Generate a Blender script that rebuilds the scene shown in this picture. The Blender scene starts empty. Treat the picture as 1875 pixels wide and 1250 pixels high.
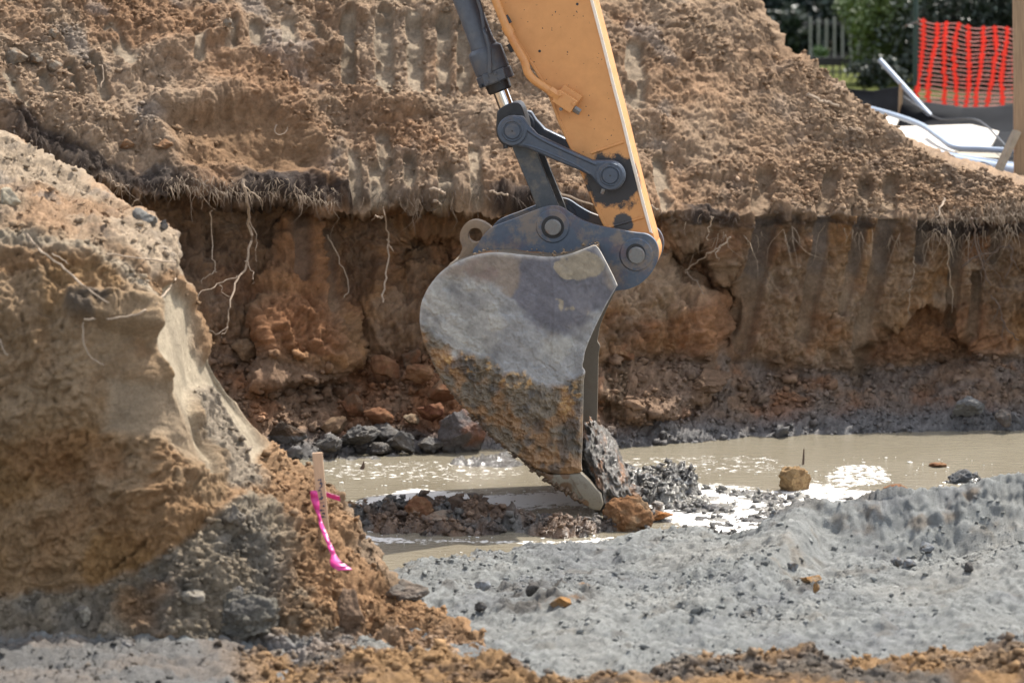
import bpy, bmesh, math, random
import numpy as np
from mathutils import Vector, Matrix

# ------------------------------------------------------------------ camera, sky, sun, exposure
S = bpy.context.scene
PITCH = 8.0; CAMZ = 3.84; FPX = 6354.0
cam_d = bpy.data.cameras.new('camera'); cam = bpy.data.objects.new('camera', cam_d)
S.collection.objects.link(cam); S.camera = cam
cam.location = (0, 0, CAMZ); cam.rotation_euler = (math.radians(90 - PITCH), 0, 0)
cam_d.sensor_width = 36; cam_d.lens = 36 * FPX / 1875.0
cam_d.clip_start = 0.5; cam_d.clip_end = 2000
cam_d.dof.use_dof = True; cam_d.dof.focus_distance = 20.6; cam_d.dof.aperture_fstop = 2.2

SUN_EL, SUN_AZ = 56.0, 38.0          # elevation; degrees to the right of straight ahead (+Y)
world = bpy.data.worlds.new('World'); S.world = world; world.use_nodes = True
wn = world.node_tree.nodes; wl = world.node_tree.links
bg = wn['Background']; sky = wn.new('ShaderNodeTexSky'); sky.sky_type = 'NISHITA'
sky.sun_disc = False; sky.sun_elevation = math.radians(SUN_EL); sky.sun_rotation = math.radians(SUN_AZ)
sky.altitude = 50; sky.air_density = 1.0; sky.dust_density = 2.0; sky.ozone_density = 1.0
hs = wn.new('ShaderNodeHueSaturation'); hs.inputs['Saturation'].default_value = .45   # hazy summer sky
wl.new(sky.outputs[0], hs.inputs['Color']); wl.new(hs.outputs[0], bg.inputs[0]); bg.inputs[1].default_value = 0.15
sun_d = bpy.data.lights.new('sun', 'SUN'); sun = bpy.data.objects.new('sun', sun_d); S.collection.objects.link(sun)
sun_d.energy = 3.1; sun_d.angle = math.radians(0.5); sun_d.color = (1.0, 0.95, 0.87)
el, az = math.radians(SUN_EL), math.radians(SUN_AZ)
sdir = Vector((math.sin(az) * math.cos(el), math.cos(az) * math.cos(el), math.sin(el)))
sun.rotation_euler = sdir.to_track_quat('Z', 'Y').to_euler(); sun.location = (10, 30, 30)
S.view_settings.view_transform = 'Standard'; S.view_settings.look = 'None'
S.view_settings.exposure = 1.42; S.view_settings.gamma = 1.0; S.view_settings.use_curve_mapping = False

random.seed(7); rng = np.random.default_rng(7)
C = S.collection
PT = math.radians(PITCH)

# ------------------------------------------------------------------ geometry of the view, used to lay the site out in metres
def at(px, py, Y):
    """the world point that lies Y metres ahead on the sight line of photo pixel (px, py)"""
    px = np.asarray(px, float); py = np.asarray(py, float); Y = np.asarray(Y, float)
    dx = (px - 937.5) / FPX; dz = -(py - 625.0) / FPX
    fy = math.cos(PT) + math.sin(PT) * dz; fz = -math.sin(PT) + math.cos(PT) * dz
    k = Y / fy
    return np.stack(np.broadcast_arrays(dx * k, Y, CAMZ + fz * k), -1)
def tanrow(py):
    dz = -(np.asarray(py, float) - 625.0) / FPX
    return -(-math.sin(PT) + math.cos(PT) * dz) / (math.cos(PT) + math.sin(PT) * dz)
def proj(P):
    d = P - np.array([0, 0, CAMZ]); f = d[..., 1] * math.cos(PT) - d[..., 2] * math.sin(PT)
    u = d[..., 1] * math.sin(PT) + d[..., 2] * math.cos(PT)
    return 937.5 + FPX * d[..., 0] / f, 625.0 - FPX * u / f

# ------------------------------------------------------------------ noise
def _h(ix, iy, iz, s):
    with np.errstate(over='ignore'):
        h = (ix.astype(np.uint32) * np.uint32(73856093)) ^ (iy.astype(np.uint32) * np.uint32(19349663)) ^ (iz.astype(np.uint32) * np.uint32(83492791)) ^ np.uint32((s * 2654435761) & 0xffffffff)
        h ^= h >> np.uint32(15); h *= np.uint32(2246822519); h ^= h >> np.uint32(13); h *= np.uint32(3266489917); h ^= h >> np.uint32(16)
    return h
def _r(h): return h.astype(np.float32) * np.float32(1 / 4294967296.0)
ROT = np.array(Matrix.Rotation(.7, 3, 'X') @ Matrix.Rotation(.9, 3, 'Y') @ Matrix.Rotation(.5, 3, 'Z'))
def vn(P, f, s=0):
    """smooth value noise, -1..1; P (...,3), f scalar or 3-vector of frequency"""
    p = ((P @ ROT if np.ndim(f) == 0 else P) * f).astype(np.float32) + np.float32(1000.0)
    i = np.floor(p).astype(np.int32); t = p - i; t = t * t * (3 - 2 * t)
    x, y, z = i[..., 0], i[..., 1], i[..., 2]; tx, ty, tz = t[..., 0], t[..., 1], t[..., 2]
    def c(a, b, d): return _r(_h(x + a, y + b, z + d, s))
    v = ((c(0,0,0) * (1-tx) + c(1,0,0) * tx) * (1-ty) + (c(0,1,0) * (1-tx) + c(1,1,0) * tx) * ty) * (1-tz) + \
        ((c(0,0,1) * (1-tx) + c(1,0,1) * tx) * (1-ty) + (c(0,1,1) * (1-tx) + c(1,1,1) * tx) * ty) * tz
    return v * 2 - 1
def fbm(P, f, o=4, s=0, g=0.5):
    v = 0; a = 1.0; n = 0
    for k in range(o):
        v = v + a * vn(P, np.asarray(f) * (2.03 ** k), s + k * 17); n += a; a *= g
    return v / n
def ridge(P, f, o=3, s=0):
    v = 0; a = 1.0; n = 0
    for k in range(o):
        v = v + a * (1 - 2 * np.abs(vn(P, np.asarray(f) * (2.1 ** k), s + k * 13))); n += a; a *= .5
    return v / n
def clod(P, f, s=0, fill=.9):
    """piled round-backed lumps: height 0..1 and a random value for each lump"""
    wp = np.stack([vn(P, f * 1.7, s + 301), vn(P, f * 1.7, s + 302), vn(P, f * 1.7, s + 303)], -1)
    p = (P * f).astype(np.float32) + np.float32(500.0) + wp * np.float32(.30)
    b = np.floor(p - 0.5).astype(np.int32)
    best = np.zeros(P.shape[:-1], np.float32); idv = np.zeros(P.shape[:-1], np.float32)
    for a in (0, 1):
        for c in (0, 1):
            for d in (0, 1):
                ix, iy, iz = b[..., 0] + a, b[..., 1] + c, b[..., 2] + d
                h = _h(ix, iy, iz, s)
                jx = _r(h) * .7 + .15; jy = _r(h * np.uint32(747796405) + np.uint32(1)) * .7 + .15; jz = _r(h * np.uint32(2891336453) + np.uint32(7)) * .7 + .15
                r = _r(h * np.uint32(277803737) + np.uint32(3))
                rad = fill * (.35 + .45 * r)
                d2 = (p[..., 0] - ix - jx) ** 2 + (p[..., 1] - iy - jy) ** 2 + (p[..., 2] - iz - jz) ** 2
                hh = rad * np.sqrt(np.maximum(0, 1 - d2 / (rad * rad)))
                m = hh > best
                best = np.where(m, hh, best); idv = np.where(m, r, idv)
    return best / .8, idv
def billow(P, f, o=4, s=0, g=.62):
    v = 0; a = 1.0; n = 0
    w = np.stack([vn(P, np.asarray(f) * .8, s + 71), vn(P, np.asarray(f) * .8, s + 72), vn(P, np.asarray(f) * .8, s + 73)], -1) * (.35 / np.mean(f))
    Q = P + w
    for k in range(o):
        v = v + a * np.minimum(np.abs(vn(Q, np.asarray(f) * (2.17 ** k), s + k * 19)) * 2.2, 1.0); n += a; a *= g
    return v / n
def sm(a, b, x):
    t = np.clip((x - a) / (b - a), 0, 1); return t * t * (3 - 2 * t)
def seg(x, y, x0, y0, x1, y1, r, soft=.35):
    dx, dy = x1 - x0, y1 - y0; t = np.clip(((x - x0) * dx + (y - y0) * dy) / (dx * dx + dy * dy), 0, 1)
    d = np.hypot(x - x0 - t * dx, y - y0 - t * dy); return 1 - sm(r * (1 - soft), r * (1 + soft), d)
def blob(x, y, cx, cy, rx, ry, k=1.0):
    d = ((x - cx) / rx) ** 2 + ((y - cy) / ry) ** 2; return 1 - sm(.45, 1.25, d) if k == 1.0 else np.exp(-d * k)
def poly(x, y, pts, soft=10.0):
    """soft mask of a polygon (signed distance)"""
    n = len(pts); inside = np.zeros(x.shape, bool); dm = np.full(x.shape, 1e9)
    for i in range(n):
        x0, y0 = pts[i]; x1, y1 = pts[(i + 1) % n]
        dx, dy = x1 - x0, y1 - y0; t = np.clip(((x - x0) * dx + (y - y0) * dy) / (dx * dx + dy * dy + 1e-9), 0, 1)
        dm = np.minimum(dm, np.hypot(x - x0 - t * dx, y - y0 - t * dy))
        c = ((y0 > y) != (y1 > y)) & (x < (x1 - x0) * (y - y0) / (y1 - y0 + 1e-12) + x0); inside ^= c
    sd = np.where(inside, dm, -dm); return sm(-soft, soft, sd)
def lin(r, g, b):
    c = np.array([r, g, b], float) / 255; return np.where(c <= .04045, c / 12.92, ((c + .055) / 1.055) ** 2.4)
def mix(col, c2, m):
    return col * (1 - m[..., None]) + np.asarray(c2) * m[..., None]
def pl(x, pts):
    p = np.array(pts, float); return np.interp(x, p[:, 0], p[:, 1])

# ------------------------------------------------------------------ object helpers
def tag(o, label=None, cat=None, group=None, kind=None):
    if label: o['label'] = label
    if cat: o['category'] = cat
    if group: o['group'] = group
    if kind: o['kind'] = kind
    return o
def empty(name, loc=(0, 0, 0), rz=0):
    o = bpy.data.objects.new(name, None); C.objects.link(o); o.location = loc; o.rotation_euler = (0, 0, rz); o.empty_display_size = .2; return o
def link(name, me, mat=None, parent=None, smooth=True):
    o = bpy.data.objects.new(name, me); C.objects.link(o)
    if mat: me.materials.append(mat)
    if parent: o.parent = parent
    if smooth and len(me.polygons): me.polygons.foreach_set('use_smooth', np.ones(len(me.polygons), bool))
    return o
def grid_mesh(name, P, col=None, wet=None, flip=False):
    H, W = P.shape[:2]; me = bpy.data.meshes.new(name)
    idx = np.arange(H * W, dtype=np.int32).reshape(H, W)
    q = np.stack([idx[:-1, :-1], idx[:-1, 1:], idx[1:, 1:], idx[1:, :-1]], -1).reshape(-1, 4)
    if flip: q = q[:, ::-1]
    me.vertices.add(H * W); me.vertices.foreach_set('co', P.astype(np.float32).ravel())
    me.loops.add(q.size); me.loops.foreach_set('vertex_index', np.ascontiguousarray(q).ravel())
    me.polygons.add(len(q)); me.polygons.foreach_set('loop_start', np.arange(0, q.size, 4, dtype=np.int32))
    me.update(calc_edges=True)
    setattr_cols(me, col, wet)
    return me
def setattr_cols(me, col, wet):
    if col is not None:
        c = np.ones((len(me.vertices), 4), np.float32); c[:, :3] = np.clip(col.reshape(-1, 3), 0.005, .95)
        a = me.attributes.new('Col', 'FLOAT_COLOR', 'POINT'); a.data.foreach_set('color', c.ravel())
    if wet is not None:
        a = me.attributes.new('wet', 'FLOAT', 'POINT'); a.data.foreach_set('value', np.clip(wet, 0, 1).astype(np.float32).ravel())
def raw_mesh(name, V, F, col=None, wet=None):
    """V (n,3), F (m,3|4) numpy"""
    me = bpy.data.meshes.new(name); k = F.shape[1]
    me.vertices.add(len(V)); me.vertices.foreach_set('co', np.asarray(V, np.float32).ravel())
    me.loops.add(F.size); me.loops.foreach_set('vertex_index', np.ascontiguousarray(F, dtype=np.int32).ravel())
    me.polygons.add(len(F)); me.polygons.foreach_set('loop_start', np.arange(0, F.size, k, dtype=np.int32))
    me.update(calc_edges=True); setattr_cols(me, col, wet); return me
def normals(P):
    du = np.gradient(P, axis=1); dv = np.gradient(P, axis=0); n = np.cross(du, dv)
    n /= np.linalg.norm(n, axis=-1, keepdims=True) + 1e-12; return n
def blur2(A, k):
    for _ in range(2):
        for ax in (0, 1):
            c = np.cumsum(np.concatenate([np.repeat(np.take(A, [0], ax), k + 1, ax), A, np.repeat(np.take(A, [-1], ax), k, ax)], ax), ax)
            n = A.shape[ax]; A = (np.take(c, range(2 * k + 1, 2 * k + 1 + n), ax) - np.take(c, range(0, n), ax)) / (2 * k + 1)
    return A
ICO_V = None
def ico(sub=0):
    bm = bmesh.new(); bmesh.ops.create_icosphere(bm, subdivisions=sub + 1, radius=1)
    v = np.array([x.co[:] for x in bm.verts]); f = np.array([[x.index for x in p.verts] for p in bm.faces]); bm.free(); return v, f
ICO0 = (np.array([(1, 0, 0), (-1, 0, 0), (0, 1, 0), (0, -1, 0), (0, 0, 1), (0, 0, -1)], float), np.array([(0, 2, 4), (2, 1, 4), (1, 3, 4), (3, 0, 4), (2, 0, 5), (1, 2, 5), (3, 1, 5), (0, 3, 5)]))
def scatter(name, pos, size, col, mat, wet=None, flat=.75, label=None, base=ICO0, seed=3):
    """many small lumps joined into one mesh (stuff)"""
    r = np.random.default_rng(seed); v0, f0 = base; n = len(pos)
    j = 1 + .62 * (r.random((n, len(v0), 1)) - .5) * 2
    sc = size[:, None, None] * (0.75 + .5 * r.random((n, 1, 3)))
    V = v0[None] * j * sc * 1.25
    q = r.normal(0, 1, (n, 3, 3)); q = np.linalg.qr(q)[0]; V = np.einsum('nij,nkj->nki', q, V)
    ang = r.random(n) * 6.283; c, s = np.cos(ang), np.sin(ang)
    x = V[..., 0] * c[:, None] - V[..., 1] * s[:, None]; y = V[..., 0] * s[:, None] + V[..., 1] * c[:, None]
    V = np.stack([x, y, V[..., 2] * flat], -1) + pos[:, None, :]
    F = (f0[None] + (np.arange(n) * len(v0))[:, None, None]).reshape(-1, 3)
    cc = np.repeat(col[:, None, :] * (.8 + .4 * r.random((n, 1, 1))), len(v0), 1)
    ww = np.repeat((wet if wet is not None else np.zeros(n))[:, None], len(v0), 1)
    o = link(name, raw_mesh(name, V.reshape(-1, 3), F, cc, ww), mat, smooth=False)
    return tag(o, label, None, None, 'stuff')
class Surf:
    """nearest-to-camera lookup of a terrain by photo pixel"""
    def __init__(s, P, step=4):
        s.st = step; px, py = proj(P); ix = np.floor((px + 400) / step).astype(int); iy = np.floor((py + 400) / step).astype(int)
        ok = (ix >= 0) & (ix < 700) & (iy >= 0) & (iy < 450); s.Y = np.full((450, 700), 1e9)
        np.minimum.at(s.Y, (iy[ok], ix[ok]), P[..., 1][ok])
    def __call__(s, px, py, fwd=0.0):
        i, j = int((py + 400) // s.st), int((px + 400) // s.st)
        w = s.Y[max(0, i - 1):i + 2, max(0, j - 1):j + 2]; w = w[w < 1e8]
        Y = float(w.mean()) if len(w) else 22.0
        return Vector(at(px, py, Y - fwd))

# ------------------------------------------------------------------ materials
def soil_mat(name, bump=.5, scale=60.0, var=.35, wetrough=.28, dryrough=.95, grit=True, spec=.3):
    m = bpy.data.materials.new(name); m.use_nodes = True; n = m.node_tree.nodes; l = m.node_tree.links
    b = n['Principled BSDF']; a = n.new('ShaderNodeAttribute'); a.attribute_name = 'Col'
    w = n.new('ShaderNodeAttribute'); w.attribute_name = 'wet'
    tc = n.new('ShaderNodeTexCoord')
    n1 = n.new('ShaderNodeTexNoise'); n1.inputs['Scale'].default_value = scale; n1.inputs['Detail'].default_value = 5; n1.inputs['Roughness'].default_value = .75
    n2 = n.new('ShaderNodeTexNoise'); n2.inputs['Scale'].default_value = scale * .13; n2.inputs['Detail'].default_value = 4
    l.new(tc.outputs['Object'], n1.inputs['Vector']); l.new(tc.outputs['Object'], n2.inputs['Vector'])
    r1 = n.new('ShaderNodeMapRange'); r1.inputs[1].default_value = .3; r1.inputs[2].default_value = .7; r1.inputs[3].default_value = 1 - var; r1.inputs[4].default_value = 1 + var
    l.new(n1.outputs[0], r1.inputs[0])
    r2 = n.new('ShaderNodeMapRange'); r2.inputs[1].default_value = .3; r2.inputs[2].default_value = .7; r2.inputs[3].default_value = 1 - var * .5; r2.inputs[4].default_value = 1 + var * .5
    l.new(n2.outputs[0], r2.inputs[0])
    mu = n.new('ShaderNodeMath'); mu.operation = 'MULTIPLY'; l.new(r1.outputs[0], mu.inputs[0]); l.new(r2.outputs[0], mu.inputs[1])
    vm = n.new('ShaderNodeVectorMath'); vm.operation = 'SCALE'; l.new(a.outputs['Color'], vm.inputs[0]); l.new(mu.outputs[0], vm.inputs[3])
    l.new(vm.outputs[0], b.inputs['Base Color'])
    rr = n.new('ShaderNodeMapRange'); rr.inputs[3].default_value = dryrough; rr.inputs[4].default_value = wetrough
    l.new(w.outputs['Fac'], rr.inputs[0]); l.new(rr.outputs[0], b.inputs['Roughness'])
    sp = n.new('ShaderNodeMapRange'); sp.inputs[3].default_value = spec * .5; sp.inputs[4].default_value = .65
    l.new(w.outputs['Fac'], sp.inputs[0]); l.new(sp.outputs[0], b.inputs['Specular IOR Level'])
    n3 = n.new('ShaderNodeTexNoise'); n3.inputs['Scale'].default_value = scale * 1.3; n3.inputs['Detail'].default_value = 7; n3.inputs['Roughness'].default_value = .75
    l.new(tc.outputs['Object'], n3.inputs['Vector'])
    bp = n.new('ShaderNodeBump'); bp.inputs['Strength'].default_value = bump; bp.inputs['Distance'].default_value = .03
    l.new(n3.outputs[0], bp.inputs['Height']); l.new(bp.outputs[0], b.inputs['Normal'])
    return m
def flat_mat(name, col, rough=.6, metal=0.0, var=.15, scale=20.0, bump=.1, stretch=None, spec=.5, trans=0.0):
    m = bpy.data.materials.new(name); m.use_nodes = True; n = m.node_tree.nodes; l = m.node_tree.links
    b = n['Principled BSDF']; tc = n.new('ShaderNodeTexCoord'); mp = n.new('ShaderNodeMapping')
    if stretch: mp.inputs['Scale'].default_value = stretch
    l.new(tc.outputs['Object'], mp.inputs[0])
    n1 = n.new('ShaderNodeTexNoise'); n1.inputs['Scale'].default_value = scale; n1.inputs['Detail'].default_value = 6; n1.inputs['Roughness'].default_value = .65
    l.new(mp.outputs[0], n1.inputs['Vector'])
    r = n.new('ShaderNodeMapRange'); r.inputs[1].default_value = .3; r.inputs[2].default_value = .7; r.inputs[3].default_value = 1 - var; r.inputs[4].default_value = 1 + var
    l.new(n1.outputs[0], r.inputs[0]); vm = n.new('ShaderNodeVectorMath'); vm.operation = 'SCALE'
    vm.inputs[0].default_value = tuple(col); l.new(r.outputs[0], vm.inputs[3]); l.new(vm.outputs[0], b.inputs['Base Color'])
    b.inputs['Roughness'].default_value = rough; b.inputs['Metallic'].default_value = metal; b.inputs['Specular IOR Level'].default_value = spec
    bp = n.new('ShaderNodeBump'); bp.inputs['Strength'].default_value = bump; bp.inputs['Distance'].default_value = .01
    l.new(n1.outputs[0], bp.inputs['Height']); l.new(bp.outputs[0], b.inputs['Normal'])
    if trans: b.inputs['Transmission Weight'].default_value = trans
    return m
def stained_mat(name, col, stain, rough=.45, metal=0.0, amount=.5, scale=9.0, seed=0.0, patches=(), dust=None, chips=0.0):
    """paint or steel with blotches of STAIN, small chips, dark patches at given local places and dust on upward faces"""
    m = bpy.data.materials.new(name); m.use_nodes = True; n = m.node_tree.nodes; l = m.node_tree.links
    b = n['Principled BSDF']; tc = n.new('ShaderNodeTexCoord'); mp = n.new('ShaderNodeMapping'); mp.inputs['Location'].default_value = (seed, seed * 2, seed * 3)
    l.new(tc.outputs['Object'], mp.inputs[0])
    def noise(sc, det=6, ro=.65):
        x = n.new('ShaderNodeTexNoise'); x.inputs['Scale'].default_value = sc; x.inputs['Detail'].default_value = det; x.inputs['Roughness'].default_value = ro; l.new(mp.outputs[0], x.inputs['Vector']); return x
    def rng_(src, a, c, lo, hi):
        x = n.new('ShaderNodeMapRange'); x.inputs[1].default_value = a; x.inputs[2].default_value = c; x.inputs[3].default_value = lo; x.inputs[4].default_value = hi; l.new(src, x.inputs[0]); return x.outputs[0]
    def mixc(f, c1, c2):
        x = n.new('ShaderNodeMix'); x.data_type = 'RGBA'; l.new(f, x.inputs[0])
        for s_, v in ((6, c1), (7, c2)):
            if hasattr(v, 'default_value'): l.new(v, x.inputs[s_])
            else: x.inputs[s_].default_value = (*v, 1)
        return x.outputs[2]
    nz = noise(scale); f1 = rng_(nz.outputs[0], .52, .72, 0, amount)
    base = mixc(f1, tuple(col), tuple(stain))
    nf = noise(scale * 5); base = mixc(rng_(nf.outputs[0], .35, .7, 0, .28), base, tuple(np.array(col) * .62))
    if chips:
        nc = noise(55, 2, .5); base = mixc(rng_(nc.outputs[0], chips, chips + .015, 0, 1), base, (.03, .022, .018))
    for (cx, cy, cz, rr, pc) in patches:
        d = n.new('ShaderNodeVectorMath'); d.operation = 'DISTANCE'; l.new(tc.outputs['Object'], d.inputs[0]); d.inputs[1].default_value = (cx, cy, cz)
        nn = noise(14, 5, .7); a1 = n.new('ShaderNodeMath'); a1.operation = 'MULTIPLY_ADD'; l.new(nn.outputs[0], a1.inputs[0]); a1.inputs[1].default_value = rr * 1.1; l.new(d.outputs[1], a1.inputs[2])
        base = mixc(rng_(a1.outputs[0], rr * 1.42, rr * 1.6, 1, 0), base, pc)
    if dust is not None:
        nd = noise(7, 6, .7); base = mixc(rng_(nd.outputs[0], .48, .6, 0, .8), base, tuple(dust))
    l.new(base, b.inputs['Base Color']); b.inputs['Metallic'].default_value = metal
    l.new(rng_(nf.outputs[0], .3, .7, rough - .1, rough + .2), b.inputs['Roughness'])
    bp = n.new('ShaderNodeBump'); bp.inputs['Strength'].default_value = .18; bp.inputs['Distance'].default_value = .006
    l.new(nf.outputs[0], bp.inputs['Height']); l.new(bp.outputs[0], b.inputs['Normal'])
    return m

M_soil = soil_mat('soil', bump=.85, scale=48, var=.22, wetrough=.32)
M_sand = soil_mat('grey_sand', bump=.9, scale=100, var=.14, wetrough=.35)
M_mud = soil_mat('wet_mud', bump=.8, scale=50, var=.3, wetrough=.16)
M_cake = soil_mat('caked_mud', bump=.3, scale=45, var=.12, wetrough=.25, dryrough=.7)
M_root = flat_mat('root_bark', lin(150, 132, 112), .9, var=.3, scale=40)
M_rootd = flat_mat('dark_root', lin(92, 76, 64), .9, var=.3, scale=40)

# colours of the soils (albedo)
A_ = 0.78
TAN = lin(156, 128, 102) * A_; PALE = lin(164, 143, 120) * A_; BROWN = lin(142, 114, 88) * A_; OCHRE = lin(166, 126, 86) * A_
RUST = lin(158, 110, 76) * A_; BLACK = lin(58, 52, 50) * A_; DK = lin(112, 92, 76) * A_; GREY = lin(140, 140, 138) * A_; CREAM = lin(182, 168, 146) * A_
SAND = lin(152, 153, 149) * A_; WETG = lin(112, 111, 110) * A_

# ================================================================== THE CUT BANK WITH THE SPOIL HEAP ON TOP
def Brow(x): return pl(x, [(-400, 880), (300, 860), (400, 852), (560, 838), (640, 832), (800, 828), (920, 822), (1090, 822), (1200, 812), (1400, 800), (1600, 790), (1875, 785), (2300, 780)])
def Lrow(x): return pl(x, [(-400, 215), (0, 240), (60, 268), (130, 303), (200, 332), (260, 352), (330, 340), (420, 356), (520, 352), (600, 372), (680, 362), (760, 366), (840, 362), (900, 360), (1000, 368), (1100, 378), (1200, 384), (1330, 404), (1370, 400), (1500, 396), (1620, 402), (1760, 404), (1875, 392), (2300, 380)])
def Crow(x): return pl(x, [(-400, -420), (900, -420), (1150, -330), (1250, -230), (1330, -70), (1370, -2), (1400, 48), (1425, 92), (1460, 122), (1530, 168), (1600, 216), (1650, 254), (1700, 281), (1760, 306), (1820, 329), (1875, 346), (2000, 360), (2300, 362)])
def Y0f(x): return CAMZ / tanrow(Brow(x))
def Ylipf(x): return Y0f(x) + pl(x, [(-400, .75), (300, .78), (650, .85), (1000, .85), (1200, .72), (1875, .62), (2300, .6)])
def zlipf(x): return CAMZ - Ylipf(x) * tanrow(Lrow(x))

pxs = np.concatenate([np.linspace(-420, -8, 80)[:-1], np.linspace(-8, 1883, 900), np.linspace(1883, 2300, 80)[1:]])
nl, nu, nb = 205, 262, 20
X_ = pxs[None, :]
zl = zlipf(pxs)[None, :]; Yl = Ylipf(pxs)[None, :]; y0 = Y0f(pxs)[None, :]
t = np.linspace(0, 1, nl)[:, None]
z = -.18 + (zl + .18) * t
ztoe = pl(pxs, [(-400, .5), (350, .62), (470, .6), (640, .42), (760, .5), (900, .42), (1000, .4), (1150, .5), (1350, .42), (1500, .3), (1650, .28), (1800, .36), (2300, .36)])[None, :]
wall = pl(pxs, [(-400, 1.2), (100, 1.25), (330, 1.22), (640, 1.18), (900, 1.2), (1060, 1.1), (1200, .88), (1330, .76), (1500, .7), (1700, .72), (1875, .7), (2300, .7)])[None, :]
zt = np.clip(z / ztoe, -1, 1)
Yw = y0 + np.where(zt > 0, zt ** .9 * .74 * 1.0, zt * .25) * np.minimum(1, wall / .85)
over = np.clip((z - ztoe) / np.maximum(zl - ztoe, .1), 0, 1)
Yw = Yw + (wall - .74 * np.minimum(1, wall / .85)) * sm(0, .75, over) + .02 * over
toefade = np.clip(1 - (z - ztoe) / .12, 0, 1) * np.ones_like(Yw)
rt = sm(1080, 1260, pxs)[None, :]; Yw = Yw * (1 - rt * sm(.45, 1, over)) + (Yl + .015) * rt * sm(.45, 1, over)
px_l = np.broadcast_to(X_, Yw.shape)
# solve the lateral position so that every column keeps its sight line, then shape features in photo pixels
def colpos(Y, z):
    d = Y * math.cos(PT) - (z - CAMZ) * math.sin(PT)
    return np.stack([(np.broadcast_to(X_, Y.shape) - 937.5) / FPX * d, Y, z], -1)
PL = colpos(Yw, z + 0 * Yw)
px, py = proj(PL)
# undercut, columns and hollows of the raw face
wob = vn(PL, 4.0, 5) * 14; wx, wy = px + wob, py + vn(PL, 5.0, 6) * 12
wedge = poly(wx, wy, [(535, 395), (575, 398), (600, 470), (650, 660), (640, 690), (480, 700), (478, 560)], 16)
block = poly(wx, wy, [(1080, 520), (1200, 500), (1300, 560), (1330, 660), (1270, 740), (1140, 760), (1060, 700)], 22)
hol1 = blob(wx, wy, 775, 490, 75, 75); hol2 = blob(wx, wy, 1262, 500, 55, 75)
arch = poly(wx, wy, [(1555, 720), (1575, 640), (1620, 595), (1690, 570), (1750, 575), (1790, 630), (1780, 680), (1700, 735), (1600, 745)], 12)
nook = poly(wx, wy, [(1290, 540), (1345, 500), (1350, 600), (1325, 640), (1300, 620)], 12)
PL[..., 1] += -.30 * wedge * (.5 + .5 * sm(380, 640, py)) - .26 * block + .16 * hol1 + .14 * hol2 + .17 * arch + .12 * nook
# spoil heap
s_ = np.linspace(0, 1, nu)[:, None] ** 1.0
slope = pl(pxs, [(-400, .85), (600, .95), (1000, .9), (1400, .78), (1875, .6), (2300, .5)])[None, :]
tc_ = tanrow(Crow(pxs))[None, :]
Yc = (CAMZ - zl + Yl * slope) / (slope + tc_); Yc = np.maximum(Yc, Yl + .12)
Yv = (CAMZ - zl + Yl * slope) / (slope + tanrow(-14)); tau = np.clip((Yv - Yl) / (Yc - Yl), .05, 1)
r_lin = np.linspace(0, 1, nu)[:, None]; qb = np.clip(np.maximum(.86, tau), 0, .9999); rows = np.where(r_lin < qb, r_lin / qb * tau, tau + (r_lin - qb) / (1 - qb) * (1 - tau))
Yu = Yl + (Yc - Yl) * rows; zu = zl + (Yu - Yl) * slope
PU = colpos(Yu, zu)
lipback = np.linspace(0, 1, 7)[1:-1][:, None]
Pm = PL[-1:][:] * (1 - lipback[..., None]) + PU[:1] * lipback[..., None]     # underside of the overhang
b_ = np.linspace(0, 1, nb + 1)[1:][:, None]
zc = PU[-1:, :, 2]; Yb = Yc + b_ * 3.2; zb = zc - (zc - 1.42) * sm(0, 1, b_ ) - .0
PB = colpos(Yb, zb)
P = np.concatenate([PL, Pm, PU, PB], 0)
part = np.concatenate([np.zeros(nl), np.full(5, .5), np.ones(nu), np.full(nb, 2.)])[:, None] * np.ones((1, len(pxs)))
base = P.copy(); px, py = proj(base)
n = normals(blur2(P, 5)); n = -n if n[100, 400, 1] > 0 else n
w1 = fbm(base, 3.0, 3, 11) * 26; w2 = fbm(base, 3.0, 3, 12) * 20; fx, fy = px + w1 * .6, py + w2
up = (part >= 1).astype(float)
toe = np.zeros_like(px); toe[:nl] = toefade
# strips pressed smooth by the bucket teeth on the heap
str_up = np.zeros_like(px)
for (a, b, c, d, r) in [(640, 30, 640, 150, 13), (702, 28, 706, 160, 16), (757, 35, 762, 165, 15), (812, 40, 812, 160, 14), (850, 50, 850, 150, 13),
                        (415, 60, 425, 95, 12), (468, 52, 475, 85, 12), (525, 45, 528, 78, 13), (580, 38, 590, 80, 12), (355, 70, 362, 110, 12),
                        (10, 150, 35, 210, 11), (70, 150, 92, 210, 10), (118, 135, 140, 185, 10), (165, 115, 192, 175, 11), (200, 60, 235, 115, 14),
                        (648, 290, 650, 350, 12), (700, 260, 706, 300, 14), (690, 320, 694, 362, 16), (745, 300, 750, 340, 11), (812, 325, 814, 360, 14), (868, 280, 870, 345, 12),
                        (1158, 95, 1165, 195, 18), (1205, 300, 1215, 370, 15), (1400, 340, 1385, 400, 18), (1520, 335, 1505, 400, 16), (1580, 350, 1570, 400, 15), (1630, 350, 1622, 400, 15), (1690, 380, 1685, 400, 10)]:
    str_up = np.maximum(str_up, seg(fx * .35 + px * .65, fy * .4 + py * .6, a, b, c, d, r, .22))
str_up *= up * sm(-.35, .1, fbm(base, 7.0, 3, 31) + .22)
str_lo = np.zeros_like(px)
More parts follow.
